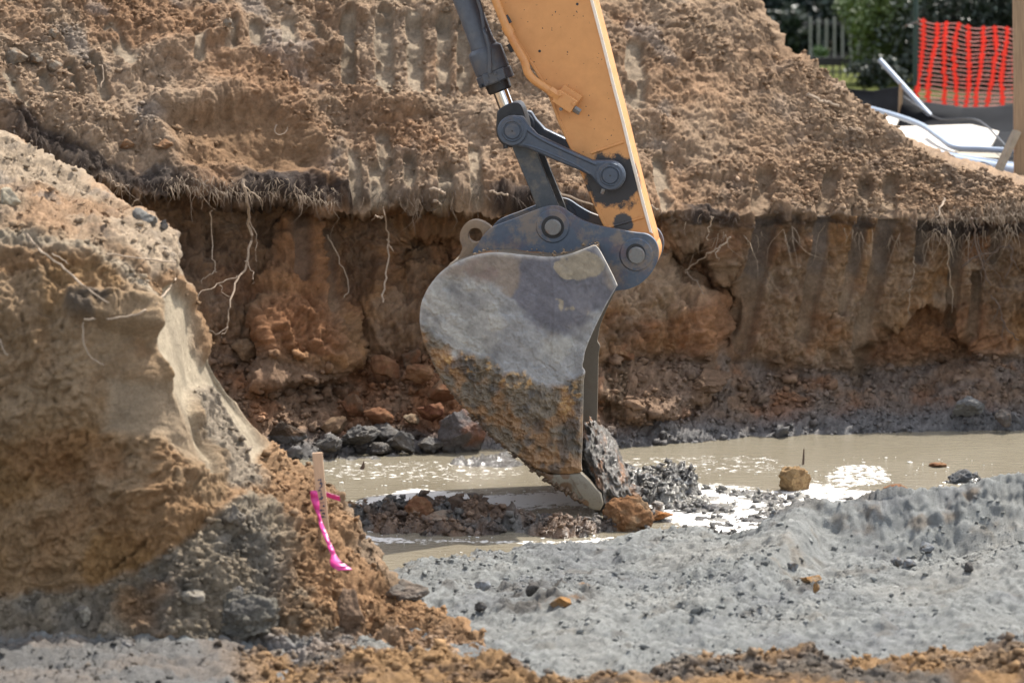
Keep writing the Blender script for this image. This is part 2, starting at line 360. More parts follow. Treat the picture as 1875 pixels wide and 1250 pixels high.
for (a, b, c, d, r) in [(1398, 395, 1378, 500, 23), (1378, 500, 1352, 630, 18), (1508, 392, 1490, 500, 16), (1488, 500, 1466, 612, 14), (1578, 380, 1556, 500, 13), (1556, 500, 1536, 570, 10),
                        (1625, 385, 1605, 500, 18), (1600, 500, 1570, 640, 15), (1568, 650, 1568, 705, 11), (1688, 395, 1682, 468, 12), (1752, 400, 1742, 590, 11), (1786, 500, 1783, 610, 10), (1450, 400, 1445, 450, 10),
                        (1115, 690, 1110, 770, 9), (1140, 660, 1136, 775, 10), (548, 405, 556, 500, 13), (585, 430, 612, 560, 11), (1820, 420, 1815, 470, 9)]:
    str_lo = np.maximum(str_lo, seg(fx * .25 + px * .75, py, a, b, c, d, r, .2))
str_lo *= (1 - up)
hollow = poly(fx, fy, [(300, 210), (420, 190), (560, 235), (600, 300), (520, 320), (330, 300)], 22) * up
smooth = np.clip(str_up + str_lo + hollow * .5, 0, 1)
facem = (1 - up) * (1 - toe)
lipm = np.exp(-((py - Lrow(px)) / 22.0) ** 2) * sm(0, 1, part * 0 + 1)
# displacement
crumb = up * (1 - .92 * smooth) + (1 - up) * (toe * 1.0 + facem * .42 * (1 - .9 * str_lo))
big = fbm(base, 1.3, 3, 1) * .09 + ridge(base, 3.2, 3, 2) * .05
c1, id1 = clod(base + fbm(base, 9, 2, 3)[..., None] * .02, 9.0, 41); c2, id2 = clod(base, 19.0, 42); c3, id3 = clod(base, 42.0, 43, 1.0)
patchy = sm(-.25, .35, fbm(base, 2.2, 3, 44))
rough = fbm(base, 20, 3, 45, .65)
bl1 = billow(base, 8, 4, 46, .6); bl2 = billow(base, 26, 2, 49, .7); frac = ridge(base + .03 * fbm(base, 8, 2, 62)[..., None], (6, 6, 3.0), 4, 63)
D = big * (.75 + .25 * up) - .035 * str_up - .03 * str_lo - .08 * hollow
bench = np.zeros_like(px)
for (a, b, c, d, r_, h_) in [(235, 125, 430, 55, 16, .06), (420, 112, 640, 96, 14, .06), (560, 185, 760, 178, 20, .05), (300, 195, 430, 178, 22, .07), (560, 262, 640, 300, 22, .06), (0, 215, 180, 240, 20, .05), (860, 200, 1000, 240, 22, .05), (1140, 230, 1260, 260, 20, .05), (1290, 180, 1420, 250, 24, .04), (640, 16, 880, 22, 10, .05), (380, 300, 560, 335, 14, .05)]:
    bench = np.maximum(bench, h_ * seg(px + w1 * 1.2, py + w2 * 1.2, a, b, c, d, r_, .8))
D = D + up * bench + up * .05 * fbm(base, (2.2, 2.2, 4.5), 3, 64)
D = D + crumb * up * (.040 * (bl1 - .4) * (.4 + patchy) + .022 * (bl2 - .4) + .010 * c2 * patchy * (id2 > .4) + .005 * c3 + .014 * rough)
D = D + (1 - up) * toe * (.030 * (bl1 - .4) + .020 * (bl2 - .4) + .012 * c2 + .006 * c3 + .05 * fbm(base, 4, 2, 65))
D = D + facem * (.085 * frac + .065 * (bl1 - .4) + .022 * (bl2 - .4) + .012 * rough) * (1 - .92 * str_lo)
D = D + lipm * (.03 * fbm(base, 14, 3, 47) + .02)
step = sm(-.1, .05, vn(base, (3.5, 3.5, 9), 48)) * .03 * up * (1 - smooth) * patchy; D = D + step
D = np.where(part == 2, big * .5 + .02 * c2, D)
P = base + n * D[..., None]
ragged = (fbm(base, 12, 3, 60) * .035 + fbm(base, 3.5, 2, 61) * .05) * sm(1250, 1000, px)          # uneven hanging edge of the topsoil
P[..., 2] += ragged * np.exp(-((py - Lrow(px)) / 26.0) ** 2) * (part >= .5)
# colour
col = np.zeros(P.shape) + TAN
v1 = fbm(base, 2.0, 4, 50); v2 = fbm(base, 7.0, 4, 51); v3 = fbm(base, 30.0, 3, 52)
col = mix(col, PALE, up * sm(-.2, .35, v1 + .25 * v2) * .75)
col = mix(col, lin(150, 112, 80) * A_, up * sm(.0, .4, -v1 + .4 * v2 + .5 * blob(px, py, 60, 20, 260, 90)) * .45)
col = mix(col, BROWN, up * sm(.05, .5, v2) * .35)
col = mix(col, GREY * 1.0, up * sm(.2, .5, fbm(base, 4, 3, 53)) * .35)
col = mix(col, lin(160, 134, 108) * A_, up * sm(1100, 1400, px) * .6)
face = mix(np.zeros(P.shape) + BROWN, OCHRE, sm(-.1, .5, v1 + .3 * v2))
face = mix(face, RUST, sm(.0, .5, fbm(base, 3.6, 5, 54)) * .6); face = mix(face, lin(150, 130, 110) * A_, sm(.05, .4, fbm(base, 5, 4, 58)) * .5)
face = mix(face, PALE, sm(.1, .4, v2) * .5 * sm(1000, 1250, px))
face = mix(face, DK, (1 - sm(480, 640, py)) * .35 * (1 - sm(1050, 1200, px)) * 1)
we = poly(fx, fy, [(530, 395), (580, 398), (600, 470), (655, 660), (640, 700), (470, 700), (475, 560)], 10)
face = mix(face, lin(168, 120, 80) * A_, we * .6 * (1 - .5 * sm(520, 560, py)))
face = mix(face, RUST * 1.0, np.clip(blob(fx, fy, 540, 620, 90, 80) + .9 * poly(fx, fy, [(1555, 720), (1575, 640), (1620, 595), (1690, 568), (1755, 570), (1795, 630), (1780, 680), (1700, 735), (1600, 745)], 10) * (1 - sm(640, 740, py) * .6) + blob(fx, fy, 1275, 560, 60, 90) + blob(fx, fy, 1250, 640, 120, 70) * .6, 0, 1) * .6)
face = mix(face, OCHRE * 1.15, np.clip(blob(fx, fy, 1150, 720, 110, 60) + blob(fx, fy, 1660, 700, 120, 45) + blob(fx, fy, 1400, 690, 90, 50) * .6 + blob(fx, fy, 560, 680, 110, 35), 0, 1) * .7)
face = mix(face, lin(172, 146, 118) * A_, np.clip(blob(fx, fy, 1190, 540, 110, 50) + blob(fx, fy, 1420, 560, 60, 100) * .5 + blob(fx, fy, 1580, 520, 120, 80) * .5, 0, 1) * .7)
tcol = mix(np.zeros(P.shape) + lin(142, 116, 94) * A_, RUST, sm(.0, .45, fbm(base, 4, 3, 55) + .5 * blob(px, py, 760, 720, 140, 80)) * .7)
tcol = mix(tcol, lin(126, 112, 100) * A_, sm(1150, 1350, px) * sm(-.3, .3, v2) * .9)
wetness = sm(.16, .02, base[..., 2] + .05 * v2) * (1 - up)
tcol = mix(tcol, WETG * .9, wetness * .9)
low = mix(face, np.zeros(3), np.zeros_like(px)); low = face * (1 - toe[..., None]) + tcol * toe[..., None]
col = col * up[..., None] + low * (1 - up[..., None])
col = mix(col, CREAM * .88, str_up * (.65 - .4 * sm(1250, 1350, px))); col = mix(col, lin(132, 120, 108) * A_, str_lo * .5 * sm(620, 430, py) ); col = mix(col, lin(150, 128, 104) * A_, str_lo * .6 * sm(430, 620, py))
col = mix(col, lin(140, 112, 84) * A_, hollow * .7)
# the black topsoil under the heap
LD = py - Lrow(px)
th = pl(px, [(-400, 30), (0, 34), (120, 40), (260, 34), (300, 60), (420, 52), (560, 48), (610, 34), (660, 22), (780, 18), (900, 22), (1050, 14), (1200, 22), (1330, 26), (1370, 14), (1500, 16), (1700, 22), (1760, 36), (1875, 50), (2300, 50)])
ctr = pl(px, [(-400, -18), (600, -20), (700, -10), (1200, -8), (1400, 6), (1700, 8), (1875, 20), (2300, 20)])
blk = np.exp(-((LD - ctr + 9 * v2 + 7 * v3) / (th * .42)) ** 4) * sm(-.3, .3, fbm(base, 3.2, 3, 57) + .4 * (px < 620) + .2 * (px > 1700))
blk *= (1 - str_up * .4)
col = mix(col, BLACK, blk * .9)
for (a, b, r) in [(1398, 430, 26), (1510, 425, 20), (1580, 430, 18), (1625, 430, 20), (1690, 430, 16), (1752, 440, 16)]:
    col = mix(col, lin(112, 102, 94) * A_, seg(px, py, a, 400, a - 16, b + 60, r * .75, .5) * str_lo * .6)
col = col * (1 + .20 * v3 + .16 * v2 + .30 * (bl2 - .4))[..., None] * (0.9 + .22 * id2 * crumb)[..., None]
wet = wetness * .45 + toe * .1 * sm(.3, .05, base[..., 2])
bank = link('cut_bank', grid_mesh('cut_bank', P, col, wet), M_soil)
tag(bank, 'high raw earth bank with a black root layer under a heap of crumbly brown spoil', kind='structure')
surfW = Surf(P)
def rubble(name, P, col, wgt, n_, smin, smax, mat, label, wetv, seed):
    r = np.random.default_rng(seed); f = wgt.ravel() / wgt.sum(); k = r.choice(f.size, n_, p=f); sz = smin + (smax - smin) * r.random(n_) ** 2.5; pos = P.reshape(-1, 3)[k].copy(); pos[:, 2] += sz * .25; pos[:, 1] -= sz * .5
    return scatter(name, pos, sz, np.clip(col.reshape(-1, 3)[k] * 1.05, 0, 1), mat, wetv.ravel()[k], label=label, base=ico(1), seed=seed, flat=.8)
# crumbs lying on the heap and at its foot
def crumbs(name, P, col, wgt, n_, smin, smax, mat, label, wetv=None, seed=3, lift=.3, power=2.5, base=ICO0):
    r = np.random.default_rng(seed); f = (wgt.ravel() + 0.0); f = f / f.sum(); k = r.choice(f.size, n_, p=f)
    sz = smin + (smax - smin) * r.random(n_) ** power
    pos = P.reshape(-1, 3)[k] + r.normal(0, .004, (n_, 3)); pos[:, 2] += sz * lift; pos[:, 1] -= sz * lift * .5
    return scatter(name, pos, sz, np.clip(col.reshape(-1, 3)[k] * 1.08, 0, 1), mat, wetv.ravel()[k] if wetv is not None else None, label=label, seed=seed, base=base)
tw = (1 - up) * toe * (px > 380) * (px < 1900) * (.25 + sm(1000, 800, px) + .5 * blob(px, py, 1280, 720, 160, 60)); rubble('bank_rubble', P, col, tw + 1e-9, 360, .012, .042, M_soil, 'middling clods of brown earth tumbled along the foot of the bank', wet, 71)
inview = (px > -30) & (px < 1905) & (py > -30) & (part < 2)
wg = (crumb * (.15 + patchy) * inview * (1 - blk * .7)) * np.where(up > 0, 1.0, 3.0 * toe)
wg = wg * (1 + .8 * up * sm(1150, 1400, px))
crumbs('soil_crumbs', P, col, wg, 30000, .003, .022, M_soil, 'brown soil crumbs lying all over the spoil heap and the bank foot', wet, 5, power=6)

# ================================================================== THE PIT FLOOR: GREY SAND, MUD BAR, PIT BOTTOM
Yc_s = 18.9
def zsand(row, Y=Yc_s): return CAMZ - Y * tanrow(row)
crest_px = [(-400, 1030), (600, 1030), (690, 1020), (760, 1012), (860, 1012), (920, 1000), (960, 986), (1030, 980), (1100, 975), (1150, 968), (1200, 957), (1250, 950), (1290, 952), (1335, 968), (1360, 962), (1400, 940), (1450, 912), (1475, 905), (1510, 912), (1560, 916), (1620, 905), (1700, 890), (1760, 884), (1800, 874), (1875, 868), (2300, 860)]
xs = np.concatenate([np.linspace(-4.6, -2.6, 30)[:-1], np.linspace(-2.6, 3.2, 560), np.linspace(3.2, 5.2, 30)[1:]])
ys = np.concatenate([np.linspace(12.6, 14.9, 24)[:-1], np.linspace(14.9, 19.5, 380)])
Xg, Yg = np.meshgrid(xs, ys); B = np.stack([Xg, Yg, 0 * Xg], -1)
pxg = 937.5 + FPX * Xg / (Yg * math.cos(PT) + 3.8 * math.sin(PT)); rowg = proj(np.stack([Xg, Yg, 0 * Xg + .12], -1))[1]
zcst = zsand(pl(pxg, crest_px) + pl(pxg, [(600, 16), (1250, 16), (1450, 12), (1600, 2), (1875, 0)]))
zc_ = blur2(zcst, 3)
warp = fbm(B, 2.5, 3, 71) * .12
front = Yc_s - (Yg + warp)
gen = np.exp(-np.maximum(front, 0) / pl(pxg, [(0, .9), (1000, .9), (1300, 1.0), (1480, .5), (1560, .16), (1700, .2), (1875, .35), (2300, .4)]))
floorz = .06 + .05 * fbm(B, .9, 3, 72) + pl(pxg, [(0, 0), (1200, .02), (1500, .05), (1875, .1)])
zg = np.where(front > 0, floorz + (zc_ - floorz) * gen, zc_ - (Yg - Yc_s) * .75 )
gen2 = zc_ - (zc_ - floorz + .03) * sm(.0, .46, front + .10 * fbm(B, 4, 2, 188)); bw = sm(1470, 1530, pxg); zg = np.where(front > 0, zg * (1 - bw) + gen2 * bw, zg)
# ridge running from the crest towards the camera, steep on its right
rx = pl(Yg, [(17.0, 1.05), (17.5, 1.22), (18.0, 1.38), (18.5, 1.52), (18.9, 1.62)]) + .05 * vn(B, 3, 73)
rh = pl(Yg, [(16.9, 0), (17.3, .07), (17.8, .12), (18.4, .09), (18.8, .0), (19.1, 0)])
dxr = Xg - rx; rprof = np.where(dxr < 0, np.exp(-(dxr / .38) ** 2), np.exp(-(dxr / .10) ** 2)); zg = zg + rh * rprof
# bowl to its right
zg = zg - .04 * np.exp(-((Xg - 2.0) / .55) ** 2 - ((Yg - 18.35) / .38) ** 2) + .07 * np.exp(-((Xg - 2.9) / .35) ** 2 - ((Yg - 17.9) / .4) ** 2)
zg = zg + .09 * np.exp(-((Xg - .35) / .3) ** 2 - ((Yg - 17.1) / .3) ** 2) * 0.4
scr = np.clip(rh * 4 * np.exp(-((dxr - .07) / .11) ** 2) + sm(1500, 1560, pxg) * np.exp(-((front - .13) / .14) ** 2), 0, 1)   # scratched steep faces
lump, lid = clod(B, 7.5, 81); lump2, lid2 = clod(B, 17, 82); lump3, _ = clod(B, 38, 83)
pm = sm(-.15, .4, fbm(B, 1.6, 3, 84))
rg = fbm(B, 26, 4, 85, .6)
sbl = billow(B, 8, 4, 184, .6); zg = zg + (1 - .8 * scr) * (.020 * (sbl - .4) * (.6 + pm) + .030 * fbm(B, 10, 4, 191, .6) + .012 * lump * pm * (lid > .6) + .012 * lump2 * (lid2 > .5) + .008 * lump3 + .026 * rg) + .07 * fbm(B, 3, 4, 86) * sm(-.2, .3, front)
zg = zg + scr * (.016 * vn(B + .02 * fbm(B, 9, 2, 187)[..., None], (26, 3, 1), 87) + .014 * vn(B, (60, 9, 1), 88) + .02 * (sbl - .4))
# dark clods left in the grey sand and an ochre rim close to the camera
dc = np.maximum(blob(pxg, rowg, 1000, 1085, 95, 28), np.maximum(blob(pxg, rowg, 1460, 1068, 40, 12), blob(pxg, rowg, 960, 1050, 60, 14) * .7)) * sm(-.2, .3, fbm(B, 8, 3, 89))
zg = zg + dc * (.04 * lump2 + .03 * lump)
rimY = 15.80 + .12 * fbm(B * (1, 0, 0), 1.2, 3, 90) - .1 * sm(1500, 1900, pxg)
edge = pl(pxg, [(-400, .5), (700, .4), (900, .1), (1000, -.25), (1120, -.15), (1250, .12), (1400, .16), (1600, .12), (1875, .22), (2300, .3)])
fr = sm(.10, -.03, Yg - rimY - edge + .09 * fbm(B, 4, 3, 92))
zg = zg + fr * (.35 + .65 * sm(380, 560, pxg)) * (.0 + .03 * (sbl - .4) + .02 * lump + .012 * lump2 + .03 * fbm(B, 6, 3, 91))
colS = np.zeros(B.shape) + SAND
B3 = np.stack([Xg, Yg, zg], -1); s1 = fbm(B3, 1.7, 4, 93); s2 = fbm(B3, 8, 4, 94); s3 = fbm(B3, 30, 3, 95)
shift = scr * (.035 * fbm(B3, 9, 4, 189, .65) + .012 * ridge(B3, (18, 18, 5), 3, 190))
colS = mix(colS, lin(160, 158, 151) * A_, sm(-.1, .4, s1) * .7); colS = mix(colS, lin(134, 135, 135) * A_, sm(.05, .45, -s1 + .4 * s2) * .7)
colS = mix(colS, lin(120, 112, 100) * A_, sm(.22, .5, s2) * .45); colS = mix(colS, lin(150, 124, 92) * A_, scr * sm(.1, .4, s2) * .35)
colS = mix(colS, lin(96, 90, 84) * A_, dc * .8); colS = mix(colS, lin(166, 122, 76) * A_, dc * sm(.1, .3, s2) * blob(pxg, rowg, 1045, 1095, 60, 25))
frc = mix(np.zeros(B.shape) + lin(166, 132, 94) * A_, lin(126, 102, 80) * A_, sm(-.1, .3, s2)); frc = mix(frc, lin(106, 103, 98) * A_, np.clip(sm(.0, .4, fbm(B, 2.4, 2, 96)) * .8 + sm(520, 380, pxg) * .8, 0, 1))
colS = colS * (1 - fr[..., None]) + frc * fr[..., None]
wS = sm(.03, -.02, zg) ; wS = np.maximum(wS, fr * sm(520, 380, pxg) * .9); colS = mix(colS, WETG * 1.2, sm(.03, -.02, zg) * .8)
colS = colS * (1 + .2 * s3 + .12 * s2 + .3 * (sbl - .4))[..., None] * (.93 + .14 * lid2)[..., None]
PS = np.stack([Xg, Yg - shift, zg + .3 * shift], -1)
sandob = link('sand_bank', grid_mesh('sand_bank', PS, colS, wS * .8), M_sand)
tag(sandob, 'low bank of pale grey sand in front of the muddy water', kind='structure')
surfS = Surf(PS)
vis = (np.abs(Xg) < 3.4) & (Yg > 15.4) & (zg > .0)
crumbs('sand_lumps', PS, colS, vis * (.15 + pm) * (1 - .8 * scr), 9000, .003, .016, M_sand, 'small grey lumps lying on the sand bank', None, 9, power=7, lift=.05, base=ico(0))
crumbs('ochre_crumbs', PS, colS, vis * fr * (pxg > 430), 3200, .004, .026, M_soil, 'ochre earth crumbs along the near edge of the sand', None, 10, power=4)

# mud bottom under and between the water
xs = np.concatenate([np.linspace(-5, -3.2, 20)[:-1], np.linspace(-3.2, 3.8, 560), np.linspace(3.8, 6, 20)[1:]])
ys = np.linspace(18.7, 23.4, 300)
Xg, Yg = np.meshgrid(xs, ys); B = np.stack([Xg, Yg, 0 * Xg], -1); pxm, rowm = proj(B)
q1, qi1 = clod(B, 6.5, 101); q2, qi2 = clod(B, 14, 102); q3, _ = clod(B, 34, 103)
wpx, wrow = pxm + 25 * fbm(B, 4, 3, 104), rowm + 9 * fbm(B, 4, 3, 105)
bar = poly(wpx, wrow, [(640, 945), (720, 925), (800, 920), (900, 935), (1000, 940), (1100, 925), (1160, 930), (1230, 945), (1180, 970), (1060, 985), (900, 982), (760, 985), (650, 975)], 9)
flat = poly(wpx, wrow, [(1150, 900), (1260, 885), (1400, 895), (1520, 900), (1600, 905), (1640, 940), (1330, 985), (1190, 990), (1150, 950)], 10)
lft = poly(wpx, wrow, [(640, 905), (760, 885), (900, 895), (1080, 905), (1060, 925), (700, 935), (640, 930)], 9) * .38
heap = np.maximum.reduce([blob(wpx, wrow, 1215, 902, 70, 20), blob(wpx, wrow, 1165, 900, 36, 13), blob(wpx, wrow, 640, 960, 28, 14) * .9, blob(wpx, wrow, 850, 945, 90, 14) * .6, blob(wpx, wrow, 1770, 880, 60, 7) * .6])
spit = np.maximum(blob(wpx, wrow, 890, 848, 75, 9), blob(wpx, wrow, 640, 838, 130, 8) * .8)
zm = -.14 + .03 * fbm(B, 3, 3, 106)
rr_ = fbm(B, 20, 4, 107, .6)
mbl = billow(B, 7, 4, 186, .62)
bar = bar * (1 - 1.0 * blob(pxm, rowm, 1065, 936, 130, 28))
zm = np.maximum(zm, -.13 + bar * (.105 + .17 * (mbl - .25) + .015 * q2 + .03 * rr_))
zm = np.maximum(zm, -.05 + flat * (.042 + .04 * (mbl - .4) + .012 * rr_ + .02 * fbm(B, 5, 3, 108)) - .08 * (1 - flat))
zm = np.maximum(zm, -.07 + lft * (.052 + .05 * (mbl - .4) + .02 * rr_))
zm = np.maximum(zm, -.12 + heap * (.15 + .16 * (mbl - .25) + .03 * q2 + .03 * rr_))
zm = np.maximum(zm, -.1 + spit * (.108 + .04 * q2 + .02 * q3))
ow = sm(.0, .3, fbm(B, 3, 3, 109) + .75 * bar - .35 - .5 * blob(pxm, rowm, 1215, 902, 90, 20))
colM = mix(np.zeros(B.shape) + lin(112, 108, 102) * A_, lin(134, 108, 86) * A_, ow * sm(-.35, .15, fbm(B, 5, 3, 192)))
colM = mix(colM, lin(74, 70, 68) * A_, sm(.1, .5, fbm(B, 6, 3, 110)) * .7)
colM = mix(colM, lin(196, 190, 178) * A_, np.maximum(flat, lft) * sm(-.1, .3, fbm(B, 7, 3, 112)) * .75)  # whitish patches paint the glare on the wet flats
colM = colM * (1 + .25 * rr_)[..., None] * (.85 + .3 * qi2)[..., None]
wM = 1 - .55 * ow * sm(.02, .08, zm); wM = np.clip(wM, 0, 1)
PM = np.stack([Xg, Yg, zm], -1)
mudob = link('pit_bottom', grid_mesh('pit_bottom', PM, colM, wM), M_mud)
tag(mudob, 'wet churned mud bottom of the pit rising out of the water in bars', kind='structure')
surfM = Surf(PM)
visM = (zm > .0) & (np.abs(Xg) < 3.4)
crumbs('mud_crumbs', PM, colM, visM * (bar + heap + .25 * flat + .001), 4500, .004, .026, M_mud, 'wet mud crumbs on the bar in the water', wM, 12, power=4)

# water
def water_mat():
    m = bpy.data.materials.new('muddy_water'); m.use_nodes = True; n = m.node_tree.nodes; l = m.node_tree.links; b = n['Principled BSDF']
    tc = n.new('ShaderNodeTexCoord'); a = n.new('ShaderNodeAttribute'); a.attribute_name = 'wet'
    mp = n.new('ShaderNodeMapping'); mp.inputs['Scale'].default_value = (1, .8, 1); l.new(tc.outputs['Object'], mp.inputs[0])
    def nz(sc, det, ro=.6, src=mp):
        x = n.new('ShaderNodeTexNoise'); x.inputs['Scale'].default_value = sc; x.inputs['Detail'].default_value = det; x.inputs['Roughness'].default_value = ro; l.new(src.outputs[0], x.inputs['Vector']); return x
    f = nz(17, 8, .72); add = n.new('ShaderNodeMath'); add.operation = 'ADD'; l.new(f.outputs[0], add.inputs[0]); l.new(a.outputs['Fac'], add.inputs[1])
    r = n.new('ShaderNodeMapRange'); r.inputs[1].default_value = 1.0; r.inputs[2].default_value = 1.12; l.new(add.outputs[0], r.inputs[0])
    n2 = nz(1.6, 4); mxb = n.new('ShaderNodeMix'); mxb.data_type = 'RGBA'; l.new(n2.outputs[0], mxb.inputs[0]); mxb.inputs[6].default_value = (*(lin(122, 113, 95) * .78), 1); mxb.inputs[7].default_value = (*(lin(150, 142, 124) * .78), 1)
    mx = n.new('ShaderNodeMix'); mx.data_type = 'RGBA'; l.new(r.outputs[0], mx.inputs[0]); l.new(mxb.outputs[2], mx.inputs[6]); mx.inputs[7].default_value = (.66, .64, .60, 1)
    l.new(mx.outputs[2], b.inputs['Base Color'])
    ro = n.new('ShaderNodeMapRange'); ro.inputs[3].default_value = .13; ro.inputs[4].default_value = .5; l.new(r.outputs[0], ro.inputs[0]); l.new(ro.outputs[0], b.inputs['Roughness'])
    b.inputs['IOR'].default_value = 1.33; b.inputs['Specular IOR Level'].default_value = .5
    mw = n.new('ShaderNodeMapping'); mw.inputs['Scale'].default_value = (1, 3.2, 1); l.new(tc.outputs['Object'], mw.inputs[0])
    w = nz(7, 5, .6, mw); bp = n.new('ShaderNodeBump'); bp.inputs['Strength'].default_value = .35; bp.inputs['Distance'].default_value = .03; l.new(w.outputs[0], bp.inputs['Height'])
    bp2 = n.new('ShaderNodeBump'); bp2.inputs['Strength'].default_value = .6; bp2.inputs['Distance'].default_value = .01; l.new(f.outputs[0], bp2.inputs['Height']); l.new(bp.outputs[0], bp2.inputs['Normal'])
    l.new(bp2.outputs[0], b.inputs['Normal']); return m
xs = np.linspace(-5, 6, 220); ys = np.linspace(18.1, 23.5, 130); Xg, Yg = np.meshgrid(xs, ys); B = np.stack([Xg, Yg, 0 * Xg], -1); a_, r_ = proj(B)
wa, wr = a_ + 30 * fbm(B, 3, 3, 121), r_ + 8 * fbm(B, 3, 3, 122)
foam_glare = np.maximum.reduce([poly(wa, wr, [(640, 915), (760, 885), (880, 900), (1000, 895), (1110, 870), (1200, 880), (1150, 930), (900, 940), (640, 965)], 16) * .71,  # white patches paint sun glare and glints as well as froth
    poly(wa, wr, [(640, 960), (760, 985), (1050, 985), (1120, 975), (1130, 1000), (900, 1000), (680, 1000)], 9) * .58,
    poly(wa, wr, [(1150, 870), (1300, 880), (1420, 890), (1500, 870), (1640, 895), (1640, 940), (1330, 990), (1200, 960)], 16) * .63, blob(wa, wr, 1230, 852, 280, 22) * .47,
    blob(wa, wr, 780, 862, 240, 26) * .48, blob(wa, wr, 1150, 860, 100, 14) * .5, blob(wa, wr, 1580, 870, 70, 22) * .56, .32 + 0 * wa])
for _ in range(1): pass
wat = link('water', grid_mesh('water', B, None, foam_glare), water_mat())
tag(wat, 'shallow muddy brown water with white froth and painted glare in the bottom of the pit', kind='structure')
# bubbles
nb_ = 700; bx = rng.uniform(580, 1880, nb_); by = 835 + rng.random(nb_) * 185
keep = (rng.random(nb_) < np.where(by > 985, .35, .8)) & ~((bx > 1150) & (by > 985)); bx, by = bx[keep], by[keep]
bp_ = at(bx, by, 20.0); k = CAMZ / (CAMZ - bp_[:, 2]); bp_ = np.stack([bp_[:, 0] * k, bp_[:, 1] * k, 0 * k + .001], -1)
bsz = .002 + .009 * rng.random(len(bp_)) ** 5
M_bub = flat_mat('froth', (.75, .74, .7), .35, var=.05)
scatter('froth_bubbles', bp_, bsz, np.ones((len(bp_), 3)) * .7, M_bub, flat=.22, label='white froth bubbles dotted over the muddy water', base=ico(1), seed=15)

# ================================================================== THE NEAR BANK ON THE LEFT
tab = {-420: [(1320, 15.4), (1200, 16.3), (1090, 16.6), (900, 16.75), (420, 17.1), (205, 18.6)],
    0: [(1320, 15.4), (1205, 16.3), (1090, 16.62), (900, 16.75), (600, 16.85), (420, 17.15), (250, 18.5)],
    70: [(1320, 15.4), (1205, 16.3), (1090, 16.62), (900, 16.72), (600, 16.85), (425, 17.15), (290, 18.3)],
    150: [(1320, 15.4), (1205, 16.3), (1080, 16.6), (900, 16.72), (600, 16.85), (440, 17.15), (335, 18.2)],
    215: [(1320, 15.4), (1205, 16.3), (1060, 16.6), (850, 16.72), (600, 16.9), (450, 17.2), (372, 18.0)],
    270: [(1320, 15.4), (1205, 16.3), (1030, 16.6), (850, 16.72), (600, 16.9), (480, 17.2), (398, 17.9)],
    310: [(1320, 15.4), (1205, 16.3), (1010, 16.6), (860, 16.8), (700, 17.0), (520, 17.35), (438, 17.8)],
    350: [(1320, 15.4), (1205, 16.3), (980, 16.65), (890, 16.85), (800, 17.2), (650, 17.6), (560, 17.85)],
    400: [(1320, 15.4), (1205, 16.3), (960, 16.75), (880, 17.0), (800, 17.5), (760, 17.7), (685, 17.9)],
    440: [(1320, 15.4), (1205, 16.3), (950, 16.9), (860, 17.4), (745, 17.9)],
    485: [(1320, 15.4), (1205, 16.3), (980, 16.9), (880, 17.5), (820, 17.9)],
    560: [(1320, 15.4), (1205, 16.25), (1020, 17.0), (930, 17.6), (862, 18.0)],
    600: [(1320, 15.4), (1205, 16.25), (1040, 17.0), (960, 17.6), (900, 18.05)],
    640: [(1320, 15.4), (1215, 16.2), (1060, 17.1), (1000, 17.6), (955, 18.0)],
    680: [(1320, 15.4), (1225, 16.1), (1110, 16.9), (1050, 17.5), (1030, 17.65)],
    720: [(1320, 15.4), (1230, 16.0), (1150, 16.6), (1085, 17.2), (1080, 17.25)],
    800: [(1320, 15.4), (1240, 15.9), (1170, 16.4), (1122, 16.85)],
    870: [(1320, 15.4), (1260, 15.7), (1200, 16.2), (1168, 16.45)],
    925: [(1320, 15.35), (1290, 15.5), (1250, 15.8)], 990: [(1330, 15.2), (1320, 15.25), (1310, 15.3)]}
NT = 40; ks = sorted(tab); tt = np.linspace(0, 1, NT)
Rr = np.array([np.interp(tt, np.linspace(0, 1, NT), np.linspace(tab[k][0][0], tab[k][-1][0], NT)) for k in ks])
Yy = np.array([np.interp(-Rr[i], [-r for r, _ in tab[k]], [y for _, y in tab[k]]) for i, k in enumerate(ks)])
pxL = np.concatenate([np.linspace(-420, -8, 40)[:-1], np.linspace(-8, 985, 430)]); ntt = 360
tv = np.linspace(0, 1, ntt)
Ri = np.stack([np.interp(pxL, ks, Rr[:, j]) for j in range(NT)]); Yi = np.stack([np.interp(pxL, ks, Yy[:, j]) for j in range(NT)])
def up_(A): return np.stack([np.interp(tv, tt, A[:, i]) for i in range(A.shape[1])], 1)
Rw, YL = up_(Ri), blur2(up_(Yi), 5)
PF = at(np.broadcast_to(pxL[None], Rw.shape), Rw, YL)
bk = np.linspace(0, 1, 34)[1:][:, None]
Pe = PF[-1:]; drop = (Pe[..., 2] + .25)
topflat = sm(330, 150, pxL)[None]
Yb2 = Pe[..., 1] + bk * (1.0 + 1.6 * topflat + .0 * drop); zb2 = Pe[..., 2] - drop * (bk ** (1.0 + 1.2 * topflat)) * 1.0
kx = (Yb2 * math.cos(PT) - (zb2 - CAMZ) * math.sin(PT)) / (Pe[..., 1] * math.cos(PT) - (Pe[..., 2] - CAMZ) * math.sin(PT))
PBk = np.stack([Pe[..., 0] * (1 + 0 * kx) - .25 * bk * (pxL[None] > 250), Yb2, zb2], -1)
base = np.concatenate([PF, PBk], 0); px, py = proj(base); front_ = np.arange(base.shape[0])[:, None] < ntt
front_ = np.broadcast_to(front_, px.shape)
n = normals(blur2(base, 4)); n = -n if n[200, 150, 1] > 0 else n
w1 = fbm(base, 4, 3, 201) * 22; w2 = fbm(base, 4, 3, 202) * 18; fx, fy = px + w1, py + w2; gx, gy = px + w1 * .4, py + w2 * .4
